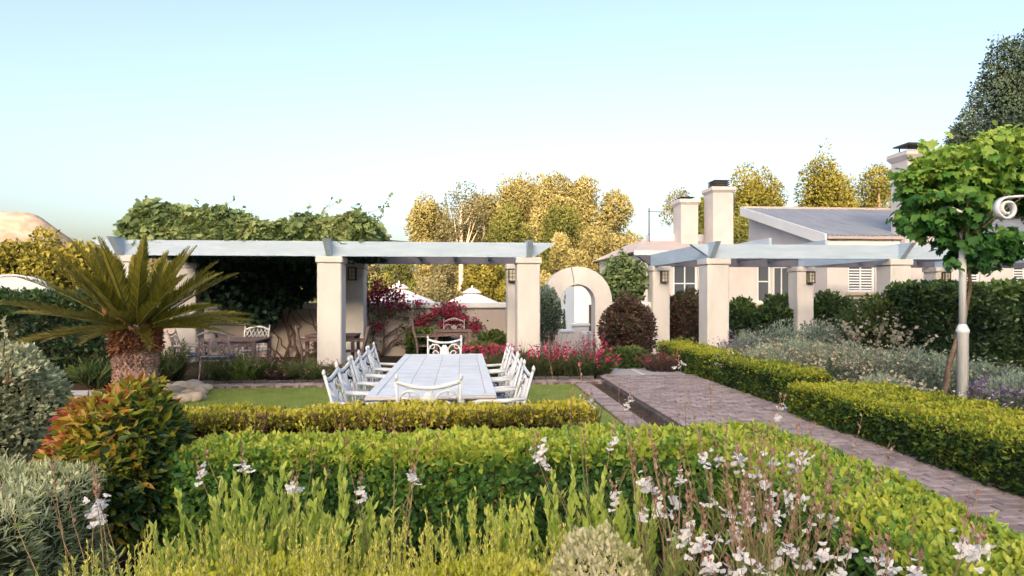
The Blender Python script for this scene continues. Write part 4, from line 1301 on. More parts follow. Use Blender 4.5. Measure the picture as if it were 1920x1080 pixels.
M_RACHIS = surf('frond_rib', (.10, .10, .025), (.16, .14, .04), 9, .6)
rs = np.random.RandomState(21)
k = 0
for ring, (cnt, el0, L0, dr) in enumerate(((6, 74, 1.15, .12), (11, 57, 1.42, .20), (13, 38, 1.50, .28), (14, 15, 1.54, .30), (11, 1, 1.45, .42))):
    for i in range(cnt):
        frond(2 * math.pi * (i + .37 * ring) / cnt + rs.normal() * .07, R(el0 + rs.normal() * 5), L0 * (.92 + .16 * rs.rand()), dr * (.7 + .6 * rs.rand()), 300 + k)
        k += 1

# boulders beside the lawn
rs = np.random.RandomState(3)
spots = [(326, 741, .12), (340, 733, .13), (352, 745, .11), (362, 732, .15), (375, 743, .12), (385, 734, .10), (333, 752, .10), (347, 756, .12), (365, 754, .13), (318, 733, .10), (378, 752, .09), (140, 765, .14), (165, 760, .12)]
names = ['at the left end of the heap', 'at the back left of the heap', 'in the middle front of the heap', 'largest, at the back of the heap', 'at the right front of the heap', 'at the right back corner of the heap', 'low at the front left of the heap', 'at the front of the heap behind the red-leaved bush', 'at the front right of the heap', 'half behind the cycad trunk', 'smallest, at the lawn edge of the heap', 'left of the red-leaved bush by the concrete walk', 'behind the red-leaved bush by the concrete walk']
for (px, py, s), nm in zip(spots, names):
    t = EYE / ((py - 551) / 1100.0); u = (px - 960) / 1100
    x = (math.sin(YAW) + u * math.cos(YAW)) * t; y = (math.cos(YAW) - u * math.sin(YAW)) * t
    vs = []; fs = []; K, G = 14, 8
    for i in range(G + 1):
        th = math.pi * i / G
        for k in range(K):
            ph = 2 * math.pi * k / K
            v = np.array([[math.sin(th) * math.cos(ph), math.sin(th) * math.sin(ph), math.cos(th)]])
            f = 1 + .13 * noise3(v, 1.6, int(px))[0] + .05 * noise3(v, 4, int(py))[0]
            vs.append((x + v[0, 0] * s * 1.15 * f, y + v[0, 1] * s * f, max(0, s * .5 + v[0, 2] * s * .72 * f)))
    for i in range(G):
        for k in range(K): fs.append((i * K + k, i * K + (k + 1) % K, (i + 1) * K + (k + 1) % K, (i + 1) * K + k))
    m = MB(); m.add([(a - x, b - y, c) for a, b, c in vs], fs, True)
    o = m.build('boulder', M_ROCK); o.location = (x, y, .01)
    tag(o, 'rounded cream boulder ' + nm, 'rock', 'boulders between the lawn and the walk')

# ================================================================ HEDGES
ALLF = {'t': 1.2, 'f': 1.0, 'l': .8, 'r': .8, 'b': .3}
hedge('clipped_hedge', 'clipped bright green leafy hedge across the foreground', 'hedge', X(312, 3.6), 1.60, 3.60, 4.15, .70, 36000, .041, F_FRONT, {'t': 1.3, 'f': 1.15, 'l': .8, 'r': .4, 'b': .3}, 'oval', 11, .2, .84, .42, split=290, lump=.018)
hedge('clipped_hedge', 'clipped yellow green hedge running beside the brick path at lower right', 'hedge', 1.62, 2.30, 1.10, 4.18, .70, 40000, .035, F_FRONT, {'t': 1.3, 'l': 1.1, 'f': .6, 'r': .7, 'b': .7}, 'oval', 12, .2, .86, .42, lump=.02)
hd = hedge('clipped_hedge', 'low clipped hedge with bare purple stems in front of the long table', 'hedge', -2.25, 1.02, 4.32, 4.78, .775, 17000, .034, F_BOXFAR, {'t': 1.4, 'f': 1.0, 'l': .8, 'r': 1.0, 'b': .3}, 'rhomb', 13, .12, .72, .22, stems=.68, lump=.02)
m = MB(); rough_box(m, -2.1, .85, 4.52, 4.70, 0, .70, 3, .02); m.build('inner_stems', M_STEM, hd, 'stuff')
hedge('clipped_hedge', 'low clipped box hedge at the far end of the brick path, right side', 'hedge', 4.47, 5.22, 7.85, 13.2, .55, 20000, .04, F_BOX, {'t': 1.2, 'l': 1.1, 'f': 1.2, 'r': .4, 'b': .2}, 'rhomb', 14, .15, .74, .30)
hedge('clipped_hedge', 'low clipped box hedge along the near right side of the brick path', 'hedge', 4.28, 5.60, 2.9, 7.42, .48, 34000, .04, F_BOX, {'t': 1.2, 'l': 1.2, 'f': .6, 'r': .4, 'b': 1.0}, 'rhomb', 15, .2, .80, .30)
hedge('tall_hedge', 'tall dark clipped hedge behind the iron vine post on the right', 'hedge', X(1718, 10.2), 15.5, 10.2, 10.9, 1.80, 30000, .085, F_DARK, {'t': 1.2, 'f': 1.1, 'l': 1.1}, 'oval', 16, .1, .80, .38, lump=.05)
hedge('tall_hedge', 'tall dark hedge behind the cycad at far left', 'hedge', -14.5, X(214, 11.4), 11.4, 12.6, 1.62, 26000, .075, F_DARK, {'t': 1.2, 'f': 1.1, 'r': 1.0}, 'oval', 17, .2, .62, .40, lump=.07)
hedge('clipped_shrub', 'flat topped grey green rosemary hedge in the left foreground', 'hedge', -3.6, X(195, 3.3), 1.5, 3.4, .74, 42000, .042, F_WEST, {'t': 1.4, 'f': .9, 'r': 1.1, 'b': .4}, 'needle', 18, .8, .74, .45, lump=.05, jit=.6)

# ================================================================ SHRUBS
q = X(218, 3.72)
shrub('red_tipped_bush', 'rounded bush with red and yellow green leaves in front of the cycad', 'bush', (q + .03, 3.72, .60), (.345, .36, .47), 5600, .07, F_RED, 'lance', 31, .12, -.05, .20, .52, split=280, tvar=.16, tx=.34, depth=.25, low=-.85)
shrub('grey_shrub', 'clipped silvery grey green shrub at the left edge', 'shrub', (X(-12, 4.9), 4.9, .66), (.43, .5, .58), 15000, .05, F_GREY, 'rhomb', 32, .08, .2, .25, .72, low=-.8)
ls = root('grey_sprig', 'pale leafless looking sprig rising from the grey shrub at the left edge', 'sprig', (X(10, 4.6), 4.6, 1.0))
m = MB(); rs = np.random.RandomState(2); P = []; D = []
for qn in range(5):
    a0 = Vector((X(12, 4.6), 4.6, 1.0)); e = at([8, 20, 28, 60, 95][qn], [590, 640, 655, 690, 680][qn], 4.6)
    pts = [a0.lerp(e, i / 5) + Vector((.02 * math.sin(i * 2 + qn), 0, 0)) for i in range(6)]
    m.tube(pts, [.008, .007, .006, .005, .004, .002], 4)
    for i in range(26):
        s = .35 + .65 * i / 26; f = s * 5; j = min(4, int(f)); P.append(tuple(pts[j].lerp(pts[j + 1], f - j))); D.append(tuple(rs.normal(size=3)))
m.build('twig', M_STRAWB if 'M_STRAWB' in globals() else M_BARK, ls)
leaves('foliage', np.array(P), np.array(D), rs.normal(size=(len(P), 3)), .045, .5 + .4 * rs.rand(len(P)), 'rhomb', F_GREY, ls)

# foreground yellow green planting
for i, (px, Y_, h, rx, lab) in enumerate(((130, 1.95, .70, .34, 'chartreuse leafy shrub at the bottom left, beside the rosemary hedge'),
                                          (330, 2.0, .76, .36, 'chartreuse leafy shrub at the bottom, second from the left'),
                                          (520, 2.05, .76, .38, 'chartreuse leafy shrub at the bottom, left of the picture centre'),
                                          (720, 2.05, .75, .38, 'chartreuse leafy shrub at the bottom, under the middle of the hedge'),
                                          (900, 2.1, .79, .38, 'chartreuse leafy shrub at the bottom, left of the cream variegated one'))):
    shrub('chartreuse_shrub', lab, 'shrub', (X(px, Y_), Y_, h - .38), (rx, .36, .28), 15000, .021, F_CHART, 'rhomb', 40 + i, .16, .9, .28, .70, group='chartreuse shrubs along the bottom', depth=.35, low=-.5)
    clump('chartreuse_shoots', lab.replace('leafy shrub', 'upright shoots growing through the shrub'), 'shoots', X(px, Y_), Y_, 0, 230, h + .20, .16, .030, F_CHART, 60 + i, nl=46, up_=1.5, tmpl='lance', base=.38, group='shoots of the chartreuse shrubs', lt=(.35, .9), bare=.40, stemmat=M_LIMESTEM)
shrub('variegated_shrub', 'cream and pale green variegated shrub at the bottom centre', 'shrub', (X(1130, 2.05), 2.05, .40), (.27, .36, .36), 17000, .021, F_CREAM, 'rhomb', 47, .10, .9, .30, .75, depth=.35)
G_SH = 'fresh green upright shoots in front of the hedge'
for i, (px, Y_, h, lab) in enumerate(((395, 2.75, 1.02, 'tall fresh green shoots before the left end of the foreground hedge'), (470, 2.85, 1.0, 'fresh green shoots left of centre before the foreground hedge'), (545, 2.8, .98, 'fresh green shoots below the middle left of the foreground hedge'), (620, 2.9, .94, 'thin fresh green shoots nearest the hedge middle'),
                                      (910, 3.0, .74, 'short fresh green shoots before the hedge right of centre'), (1060, 2.9, .92, 'fresh green leaning shoots left of the white gaura'), (1180, 2.8, .95, 'fresh green shoots at the left side of the white gaura'))):
    clump('green_shoots', lab, 'shoots', X(px, Y_), Y_, 0, 30, h * .93, .18, .075, F_REED, 70 + i, nl=54, up_=2.0, tmpl='lance', base=.14, group=G_SH, lt=(.3, .85), curve=.1, stemmat=M_LIMESTEM)
for i, (px, Y_, lab) in enumerate(((450, 1.75, 'dry straw coloured stalks low at the bottom left of centre'), (1010, 1.72, 'dry straw coloured stalks between the chartreuse and cream shrubs'))):
    clump('dry_stalks', lab, 'dry stalks', X(px, Y_), Y_, 0, 40, .62, .12, .06, F_STRAW, 90 + i, nl=8, tmpl='needle', base=.16, lt=(.2, .9), group='dry stalks at the bottom')

# ---------------------------------------------------------------- white gaura
def flower_mesh(seed, k=5, sp=.024):
    rs = np.random.RandomState(seed)
    P = []; D = []; N = []; S = []
    for i in range(k):
        c = rs.normal(size=3) * np.array([.012, .012, .020])
        ax_ = unit(rs.normal(size=(1, 3)) + np.array([[0, -.7, .3]]))[0]
        t = np.cross(ax_, [0, 0, 1.]); t /= np.linalg.norm(t); b = np.cross(ax_, t)
        for j in range(4):
            a = [25, 75, 120, 160][j] * math.pi / 180 + rs.normal() * .12
            P.append(c); D.append(t * math.cos(a) - b * math.sin(a) * -1 + ax_ * .25); N.append(ax_); S.append(.016 + .007 * rs.rand())
    return leaf_mesh('flower', np.array(P), np.array(D), np.array(N), S, rs.rand(len(P)), 'petal', F_WHITE)
FLM = [flower_mesh(i, k) for i, k in enumerate((5, 7, 9, 11, 8, 13))]
def gaura(label, x, y, targets, seed, extra=6, z0=0, leaf=True):
    """targets: flower heads as world points; every stem rises from the plant's foot to one of them"""
    rs = np.random.RandomState(seed)
    r = root('gaura', label, 'flowers', (x, y, z0), 0, 'white flowering gaura')
    m = MB(); P = []; D = []; T = []; S = []; BP = []; BD = []; BT = []
    def stem(e, bud):
        b = Vector((x + rs.normal() * .07, y + rs.normal() * .06, z0))
        mid = b.lerp(e, .55) + Vector((rs.normal() * .04, rs.normal() * .04, .06))
        pts = []
        for i in range(9):
            s = i / 8
            pts.append(b * (1 - s) ** 2 + mid * 2 * s * (1 - s) + e * s * s)
        tp = (pts[-1] - pts[-2]).normalized()
        tip = pts[-1] + (tp + Vector((0, 0, .6))).normalized() * bud
        m.tube(pts + [tip], [.0032] * 5 + [.0026, .0024, .002, .0018, .001], 3, False)
        for j in range(20 if leaf else 10):
            s = rs.rand() ** .8 * .72; f = s * 8; i = int(f); p = pts[i].lerp(pts[i + 1], f - i); a = rs.uniform(0, 6.28)
            P.append(tuple(p)); D.append((math.cos(a) * .8, math.sin(a) * .8, 1.0)); T.append(.25 + .4 * s + rs.normal() * .12); S.append(.085 * (1.1 - .7 * s))
        for j in range(9):
            p = pts[-1].lerp(tip, rs.rand()); a = rs.uniform(0, 6.28)
            BP.append(tuple(p)); BD.append((math.cos(a) * .5, math.sin(a) * .5, 1)); BT.append(rs.rand())
    for e in targets:
        stem(e, .05 + .10 * rs.rand())
        o = link('flower', FLM[rs.randint(len(FLM))], r); o.location = e - Vector((x, y, z0)); o.rotation_euler = (rs.normal() * .3, rs.normal() * .3, rs.uniform(-.8, .8)); o.scale = (.78 + .40 * rs.rand(),) * 3
    for j in range(extra):
        e = Vector((x + rs.normal() * .2, y + rs.normal() * .15, z0 + rs.uniform(.65, .98))); stem(e, .12 + .1 * rs.rand())
    m.build('stems', M_GSTEM, r, 'stuff')
    leaves('foliage', np.array(P), np.array(D), rs.normal(size=(len(P), 3)), S, T, 'needle', F_GAURA, r)
    leaves('buds', np.array(BP), np.array(BD), rs.normal(size=(len(BP), 3)), .022, BT, 'rhomb', F_PINK, r)
M_GSTEM = surf('gaura_stalk', (.24, .20, .10), (.38, .24, .16), 18, .8)
GA = [('white gaura in full flower, the thickest clump at lower right', 1420, 2.35, [(1318, 858), (1385, 862), (1400, 950), (1410, 890), (1425, 905), (1440, 940), (1475, 930), (1380, 1000), (1395, 925), (1455, 965), (1430, 985), (1365, 960), (1405, 972), (1347, 856), (1438, 905)]),
      ('white gaura left of the thickest clump', 1270, 2.3, [(1275, 900), (1215, 910), (1230, 945), (1205, 970), (1280, 995), (1260, 938), (1300, 1020), (1245, 965), (1330, 945), (1290, 985), (1322, 1022), (1345, 1015), (1270, 1008)]),
      ('white gaura with tall heads near the hedge corner', 1500, 2.55, [(1450, 862), (1497, 850), (1498, 930), (1503, 862), (1560, 970), (1585, 935), (1520, 990), (1490, 870), (1545, 962), (1480, 960)]),
      ('white gaura flowering low along the bottom right of centre', 1430, 1.9, [(1450, 1050), (1365, 1070), (1545, 1040), (1590, 1040), (1480, 1030), (1420, 1060), (1510, 1062), (1390, 1035), (1330, 1060), (1565, 1065)]),
      ('white gaura leaning over the hedge at the bottom right', 1700, 1.75, [(1815, 1025), (1665, 1065), (1720, 1075), (1830, 1030), (1805, 1018), (1640, 1045), (1842, 1022)]),
      ('white gaura with two small heads over the hedge right of centre', 1120, 3.05, [(1012, 838), (1018, 865), (1148, 822), (1148, 925), (1005, 852), (1152, 935)]),
      ('white gaura with single small heads before the middle of the hedge', 720, 3.0, [(775, 893), (677, 918), (770, 888)]),
      ('white gaura with small heads before the left part of the hedge', 470, 2.9, [(455, 872), (555, 910), (373, 885)]),
      ('white gaura head low between the red-leaved bush and the chartreuse shrubs', 205, 2.5, [(182, 945), (188, 955), (178, 958), (186, 940)]),
      ('tall thin gaura stems with two heads standing against the brick path', 1330, 3.35, [(1275, 688), (1458, 780), (1465, 765)]),
      ('white gaura at the right end of the purple stemmed hedge', 1110, 4.9, [(1100, 757), (1112, 765), (1095, 750), (1180, 750), (1176, 757), (1107, 748)])]
for i, (lab, px, Y_, tg) in enumerate(GA):
    rs = np.random.RandomState(i + 50)
    gaura(lab, X(px, Y_), Y_, [at(a, b, Y_ + rs.uniform(-.22, .22)) for a, b in tg], 120 + i, extra=(14 if len(tg) > 8 else 4))
clump('bare_gaura_stems', 'tall thin pale green stems rising over the hedge against the brick path', 'stems', X(1300, 3.9), 3.9, 0, 26, 1.02, .35, .07, F_REED, 140, nl=16, base=.3, lt=(.4, .8))
clump('bare_gaura_stems', 'thin pale green stems in front of the brick strip', 'stems', X(1200, 4.6), 4.6, 0, 22, .78, .25, .07, F_REED, 141, nl=16, base=.28, lt=(.4, .8))

# ================================================================ CLIMBERS
pv = root('pergola_vine', 'thick green vine lying over the left half of the left pergola', 'vine', (LX[0], 13.6, 2.75))
rs = np.random.RandomState(61)
x0, x1 = X(232, YF), X(700, YF)
def vine_h(x):
    return .50 + .16 * np.sin((x - x0) * 1.4 + .4) + .08 * np.sin((x - x0) * 4.1)
n = 11000
u = rs.rand(n)
f = rs.rand(n) < .55
xs = x0 + (x1 - x0) * rs.rand(n)
hh = vine_h(xs) * np.clip(np.minimum(xs - x0, x1 - xs) / .35, .25, 1) ** .5
ys = np.where(f, YF - .05 + .12 * rs.rand(n), rs.uniform(YF - .05, YR + .2, n))
zs = np.where(f, BZ1 + .05 + rs.rand(n) * hh, BZ1 + .02 + hh * (1 - .3 * rs.rand(n) ** 2))
P = np.c_[xs, ys, zs] + rs.normal(size=(n, 3)) * .05
P[:, 1] += .14 * noise3(P, 3.5, 4) * f
N = np.where(f[:, None], np.array([0, -1, .45]), np.array([0, -.25, 1.0])) + rs.normal(size=(n, 3)) * .55
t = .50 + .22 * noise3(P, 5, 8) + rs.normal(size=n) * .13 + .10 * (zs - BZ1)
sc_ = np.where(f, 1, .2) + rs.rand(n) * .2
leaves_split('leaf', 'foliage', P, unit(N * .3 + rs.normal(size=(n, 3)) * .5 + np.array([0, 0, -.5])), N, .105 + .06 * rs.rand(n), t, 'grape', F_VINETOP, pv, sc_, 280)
P = []; D = []; m = MB()
for q in range(46):
    b = Vector((rs.uniform(x0 + .05, x1 + .1), rs.uniform(YF, YR - .6), 0)); b.z = BZ1 + float(vine_h(b.x)) * .8
    L_ = .15 + .5 * rs.rand() ** 2
    pts = [b + Vector((rs.normal() * .05 * i, 0, L_ * i / 4)) for i in range(5)]
    m.tube(pts, [.007, .006, .005, .004, .002], 4)
    for j in range(9):
        s = rs.rand(); i = min(3, int(s * 4)); P.append(tuple(pts[i].lerp(pts[i + 1], s * 4 - i))); D.append(tuple(rs.normal(size=3)))
m.build('tendrils', M_BARK, pv)
leaves('shoot_leaves', np.array(P), np.array(D), rs.normal(size=(len(P), 3)), .075, .4 + .4 * rs.rand(len(P)), 'grape', F_VINETOP, pv)
m = MB()
for q in range(7):
    xq = x0 + .5 + q * .7
    m.tube([(xq, YR - .3, BZ1 + .04), (xq + .4, YR - 1, BZ1 + .07), (xq - .2, YF + .4, BZ1 + .06)], [.035, .028, .02], 6)
m.build('woody_stems', M_BARK, pv)
# leaf ceiling inside the pergola
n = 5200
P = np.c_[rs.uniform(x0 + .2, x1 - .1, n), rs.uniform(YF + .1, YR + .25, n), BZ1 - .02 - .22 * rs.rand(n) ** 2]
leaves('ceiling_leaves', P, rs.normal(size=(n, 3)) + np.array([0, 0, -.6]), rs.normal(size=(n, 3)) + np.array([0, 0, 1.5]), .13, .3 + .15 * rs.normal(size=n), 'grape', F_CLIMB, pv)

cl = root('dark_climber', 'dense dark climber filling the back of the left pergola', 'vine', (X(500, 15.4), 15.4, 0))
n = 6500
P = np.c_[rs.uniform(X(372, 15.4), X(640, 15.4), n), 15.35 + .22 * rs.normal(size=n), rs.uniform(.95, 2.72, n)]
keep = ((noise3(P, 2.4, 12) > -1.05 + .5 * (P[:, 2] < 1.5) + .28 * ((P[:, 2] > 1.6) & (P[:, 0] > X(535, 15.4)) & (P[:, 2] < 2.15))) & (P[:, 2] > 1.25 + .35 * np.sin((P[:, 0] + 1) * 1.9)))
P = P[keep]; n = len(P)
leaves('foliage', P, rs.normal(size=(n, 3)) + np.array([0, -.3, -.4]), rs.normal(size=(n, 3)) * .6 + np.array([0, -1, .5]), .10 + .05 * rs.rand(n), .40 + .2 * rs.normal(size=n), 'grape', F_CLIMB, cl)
m = MB()
for q in range(7):
    xb = X(420 + q * 28, 15.6); pts = [Vector((xb, 15.7, 0))]
    for i in range(6): pts.append(pts[-1] + Vector((rs.normal() * .22, rs.normal() * .03, .28 + .1 * rs.rand())))
    m.tube(pts, [.04, .036, .032, .028, .022, .016, .008], 6)
m.build('woody_stems', M_BARK, cl)

def bougain(label, foot, stems, clusters, seed, dark=0.0, Yw=15.72):
    rs = np.random.RandomState(seed)
    fp = at(*foot, Yw)
    r = root('bougainvillea', label, 'bougainvillea', (fp.x, Yw, 0), 0, 'bougainvillea trained on the garden wall')
    m = MB(); LP = []
    for line in stems:
        pts = [at(a, b, Yw) for a, b in line]
        fine = []
        for i in range(len(pts) - 1):
            for k in range(4): fine.append(pts[i].lerp(pts[i + 1], k / 4) + Vector((rs.normal() * .02, rs.normal() * .012, rs.normal() * .02)))
        fine.append(pts[-1])
        K = len(fine); m.tube(fine, [.032 * (1 - .8 * i / K) + .004 for i in range(K)], 5)
        for p in fine[K // 3:]:
            for _ in range(5): LP.append(tuple(p + Vector(rs.normal(size=3) * .07)))
    m.build('branches', M_BARK, r)
    for (a, b, rp, n) in clusters:
        n = int(n * 1.5)
        c = np.array(tuple(at(a, b, Yw - .12))); rr = rp / 1100 * Yw
        P = c + rs.normal(size=(n, 3)) * np.array([rr, .12, rr * .8]) * .5
        m_ = leaf_mesh('flower_cluster', P, rs.normal(size=(n, 3)), rs.normal(size=(n, 3)) + np.array([0, -.6, .6]), .055 + .03 * rs.rand(n), .5 + .25 * rs.normal(size=n) - dark, 'wide', F_MAG, parent_world(r))
        link('flower_cluster', m_, r, 'stuff')
        for _ in range(n // 2): LP.append(tuple(c + rs.normal(size=3) * np.array([rr, .1, rr]) * .65))
    LP = np.array(LP)
    leaves('foliage', LP, rs.normal(size=LP.shape), rs.normal(size=LP.shape) + np.array([0, -.6, .6]), .075, .45 + .3 * rs.normal(size=len(LP)), 'wide', F_PEREN, r)
bougain('dark red bougainvillea climbing the rear middle pillar', (714, 665), [[(716, 668), (722, 630), (712, 590), (705, 540), (712, 505)], [(714, 668), (700, 640), (692, 600), (690, 560)], [(716, 665), (735, 640), (760, 620), (790, 605), (820, 600)], [(722, 630), (750, 612), (785, 622)], [(705, 592), (740, 590), (765, 598)], [(735, 642), (760, 642), (780, 640)]],
        [(712, 545, 26, 190), (702, 560, 18, 110), (735, 552, 20, 90), (750, 562, 16, 60), (728, 575, 18, 50), (708, 612, 12, 50), (760, 573, 12, 40), (784, 570, 10, 30)], 71, .22)
bougain('bright magenta bougainvillea in the middle of the garden wall', (830, 668), [[(832, 668), (840, 630), (845, 600), (850, 580)], [(836, 650), (815, 620), (795, 604)], [(842, 630), (865, 612), (892, 612)]],
        [(846, 580, 20, 190), (855, 600, 16, 120), (836, 586, 14, 70), (790, 602, 14, 110), (802, 596, 12, 60), (862, 610, 14, 100), (832, 611, 11, 80), (818, 585, 10, 40), (893, 612, 13, 110), (871, 598, 10, 40)], 72, -.08)
n = 500
hs_ = root('wall_creeper', 'thin bare looking creeper stems on the wall behind the wooden tables', 'creeper', (X(540, 15.8), 15.8, 0))
rs = np.random.RandomState(77); m = MB()
for q in range(9):
    p = Vector((X(515 + q * 13, 15.8), 15.80, .0)); pts = [p.copy()]
    for i in range(8):
        p = p + Vector((rs.normal() * .15 + (.05 if q % 2 else -.05), rs.normal() * .01, .16)); pts.append(p.copy())
    m.tube(pts, [.024 - .0022 * i for i in range(9)], 5)
m.build('branches', M_BARK, hs_)
wc = shrub('wall_creeper', 'green creeper hanging over the wall right of the round archway', 'creeper', (X(1168, 16.2), 16.2, 1.95), (.62, .35, .75), 5500, .10, F_VINETOP, 'wide', 79, .25, -.5, .15, .5, depth=.4, low=-1)

# ================================================================ BORDER PLANTS IN FRONT OF THE PERGOLAS
G_B = 'border plants in front of the left pergola'
bp_ = [(316, 11.3, .95, 'feathery green perennial between the cycad trunk and the wooden table', F_PEREN, None),
       (292, 11.1, .70, 'low green perennial right beside the cycad trunk', F_PEREN, None),
       (428, 11.2, .62, 'low green perennial below the ornate metal chair', F_PEREN, None),
       (462, 11.25, .85, 'olive green perennial with reddish lower stems in front of the wooden table', F_YELLOWP if 'F_YELLOWP' in globals() else F_GAURA, F_PINK),
       (500, 11.3, .70, 'olive perennial with tiny pink flowers right of the wooden table', F_PEREN, F_PINK),
       (535, 11.3, .45, 'low reddish perennial left of the middle pillar', F_BRONZE, F_PINK),
       (572, 11.25, .50, 'bushy dark green perennial left of the middle pillar foot', F_PEREN, None),
       (604, 11.2, .45, 'dark green perennial at the foot of the middle pillar', F_PEREN, F_PINK),
       (640, 11.4, .50, 'pink tipped perennial in front of the middle pillar behind the chairs', F_PEREN, F_PINK)]
for i, (px, Y_, h, lab, lm, fm) in enumerate(bp_):
    clump('border_perennial', lab, 'plant', X(px, Y_), Y_, 0, 75, h, .30, .13, lm, 200 + i, fmat=fm, fsize=.035, fn=6, nl=30, base=.24, group=G_B, fprob=.5, lt=(.15, .75))
G_P = 'magenta penstemons right of the long table'
for i, (px, Y_, h, lab) in enumerate(((936, 11.4, .80, 'magenta penstemon just behind the right row of chairs'), (972, 11.3, .88, 'dark penstemon with few pink spikes in front of the right pillar'), (1012, 11.2, .85, 'dense penstemon with bright magenta spikes right of the pillar'), (1050, 11.25, .86, 'penstemon with bright magenta spikes in front of the archway'), (1090, 11.2, .84, 'penstemon with pinkish spikes in front of the archway opening'), (1118, 11.5, .74, 'greener penstemon at the end of the bed next to the path'))):
    clump('penstemon', lab, 'flowers', X(px, Y_), Y_, 0, 85, h, .28, .12, F_PEREN, 220 + i, fmat=F_MAG, fsize=.05, ftmpl='wide', fn=9, nl=26, base=.22, group=G_P, fprob=.22 if i != 1 else .1, lt=(.05, .65), ffrac=.3)
clump('pink_grass', 'reddish feathery plant in front of the left arch leg', 'plant', X(1040, 12.0), 12.0, 0, 70, 1.0, .3, .10, F_BRONZE, 231, fmat=F_PINK, fsize=.03, fn=10, nl=14, base=.25)
clump('pink_grass', 'reddish feathery plant between the archway and the dark bronze shrub', 'plant', X(1112, 12.6), 12.6, 0, 60, 1.05, .25, .10, F_BRONZE, 232, fmat=F_MAG, fsize=.04, fn=8, nl=14, base=.2, fprob=.5)
shrub('red_flower_bed', 'low bed of crimson flowers behind the right end of the long table', 'flowers', (X(905, 12.9), 12.9, .25), (.62, .4, .32), 3200, .07, F_PEREN, 'rhomb', 233, .2, .4, .2, .6)
rs = np.random.RandomState(9); n = 520
q = X(905, 12.8); P = np.c_[q + rs.normal(size=n) * .32, 12.75 + rs.normal(size=n) * .2, .42 + .13 * rs.rand(n)]
fb = root('crimson_flowers', 'crimson flower heads of the bed behind the long table', 'flowers', (q, 12.8, .3))
leaves('flowers', P, rs.normal(size=(n, 3)), rs.normal(size=(n, 3)) + np.array([0, -.5, 1]), .06, .5 + .25 * rs.normal(size=n), 'wide', F_MAG, fb)
shrub('green_shrub', 'green shrub below the magenta bougainvillea', 'shrub', (X(805, 15.0), 15.0, .33), (.50, .35, .40), 3000, .09, F_PEREN, 'wide', 234, .2, .3, .3, .8)
shrub('green_shrub', 'green shrub in the corner beside the right rear pillar', 'shrub', (X(926, 15.2), 15.2, .28), (.34, .3, .36), 2200, .09, F_PEREN, 'wide', 235, .2, .3, .3, .7)
shrub('round_shrub', 'rounded mid green shrub against the left leg of the archway', 'shrub', (X(1022, 14.6), 14.6, 1.05), (.36, .35, .68), 5500, .06, F_LAV, 'rhomb', 236, .15, .3, .0, .5, low=-.9)
shrub('bronze_shrub', 'big dark bronze shrub between the archway and the right pergola', 'shrub', (X(1178, 13.6), 13.6, .78), (.58, .55, .82), 9000, .07, F_BRONZE, 'oval', 237, .14, .2, .2, .8, low=-.9)
shrub('ground_cover', 'low dark green shrub with white flecks beside the slab path', 'shrub', (X(1172, 12.7), 12.6, .18), (.62, .40, .30), 4500, .06, F_PEREN, 'oval', 238, .2, .3, .2, .6)
shrub('bronze_shrub', 'dark reddish shrub behind the first two pillars of the right pergola', 'shrub', (X(1282, 16.6), 16.6, .75), (.70, .5, .90), 7500, .08, F_BRONZE, 'oval', 239, .16, .2, .15, .9, low=-.9)
for i, (px, Y_, rx, h, lab) in enumerate(((1392, 16.6, .45, 1.35, 'dark shrub below the pale wall between two right pergola pillars'), (1462, 16.4, .62, 1.55, 'dark leafy shrub below the french door of the house'), (1556, 16.4, .75, 1.60, 'large dark shrub behind the shaded pillar with lantern'), (1612, 16.2, .45, 1.15, 'dark shrub under the louvred house window'))):
    shrub('dark_shrub', lab, 'shrub', (X(px, Y_), Y_, h * .5), (rx, .5, h * .52), 5500, .10, F_DARK, 'oval', 240 + i, .2, .2, .2, .75, low=-.9, group='dark shrubs along the house')
G_D = 'dark perennials at the foot of the right pergola'
clump('red_perennial', 'dark red green perennial at the foot of the first right pergola pillar', 'plant', X(1240, 11.9), 11.9, 0, 95, .62, .32, .11, F_BRONZE, 250, fmat=F_MAG, fsize=.04, fn=5, nl=30, base=.25, fprob=.25, lt=(.1, .9))
clump('spiky_perennial', 'fresh green spiky perennial between the first two right pergola pillars', 'plant', X(1285, 13.0), 13.0, 0, 80, .80, .35, .13, F_REED, 251, nl=26, base=.3, lt=(.0, .6))
clump('strappy_plant', 'dark strappy leaved plant at the foot of the hedge left of the cycad', 'plant', X(180, 10.9), 10.9, 0, 60, .55, .35, .30, F_PEREN, 252, nl=6, base=.15, lt=(.2, .7))

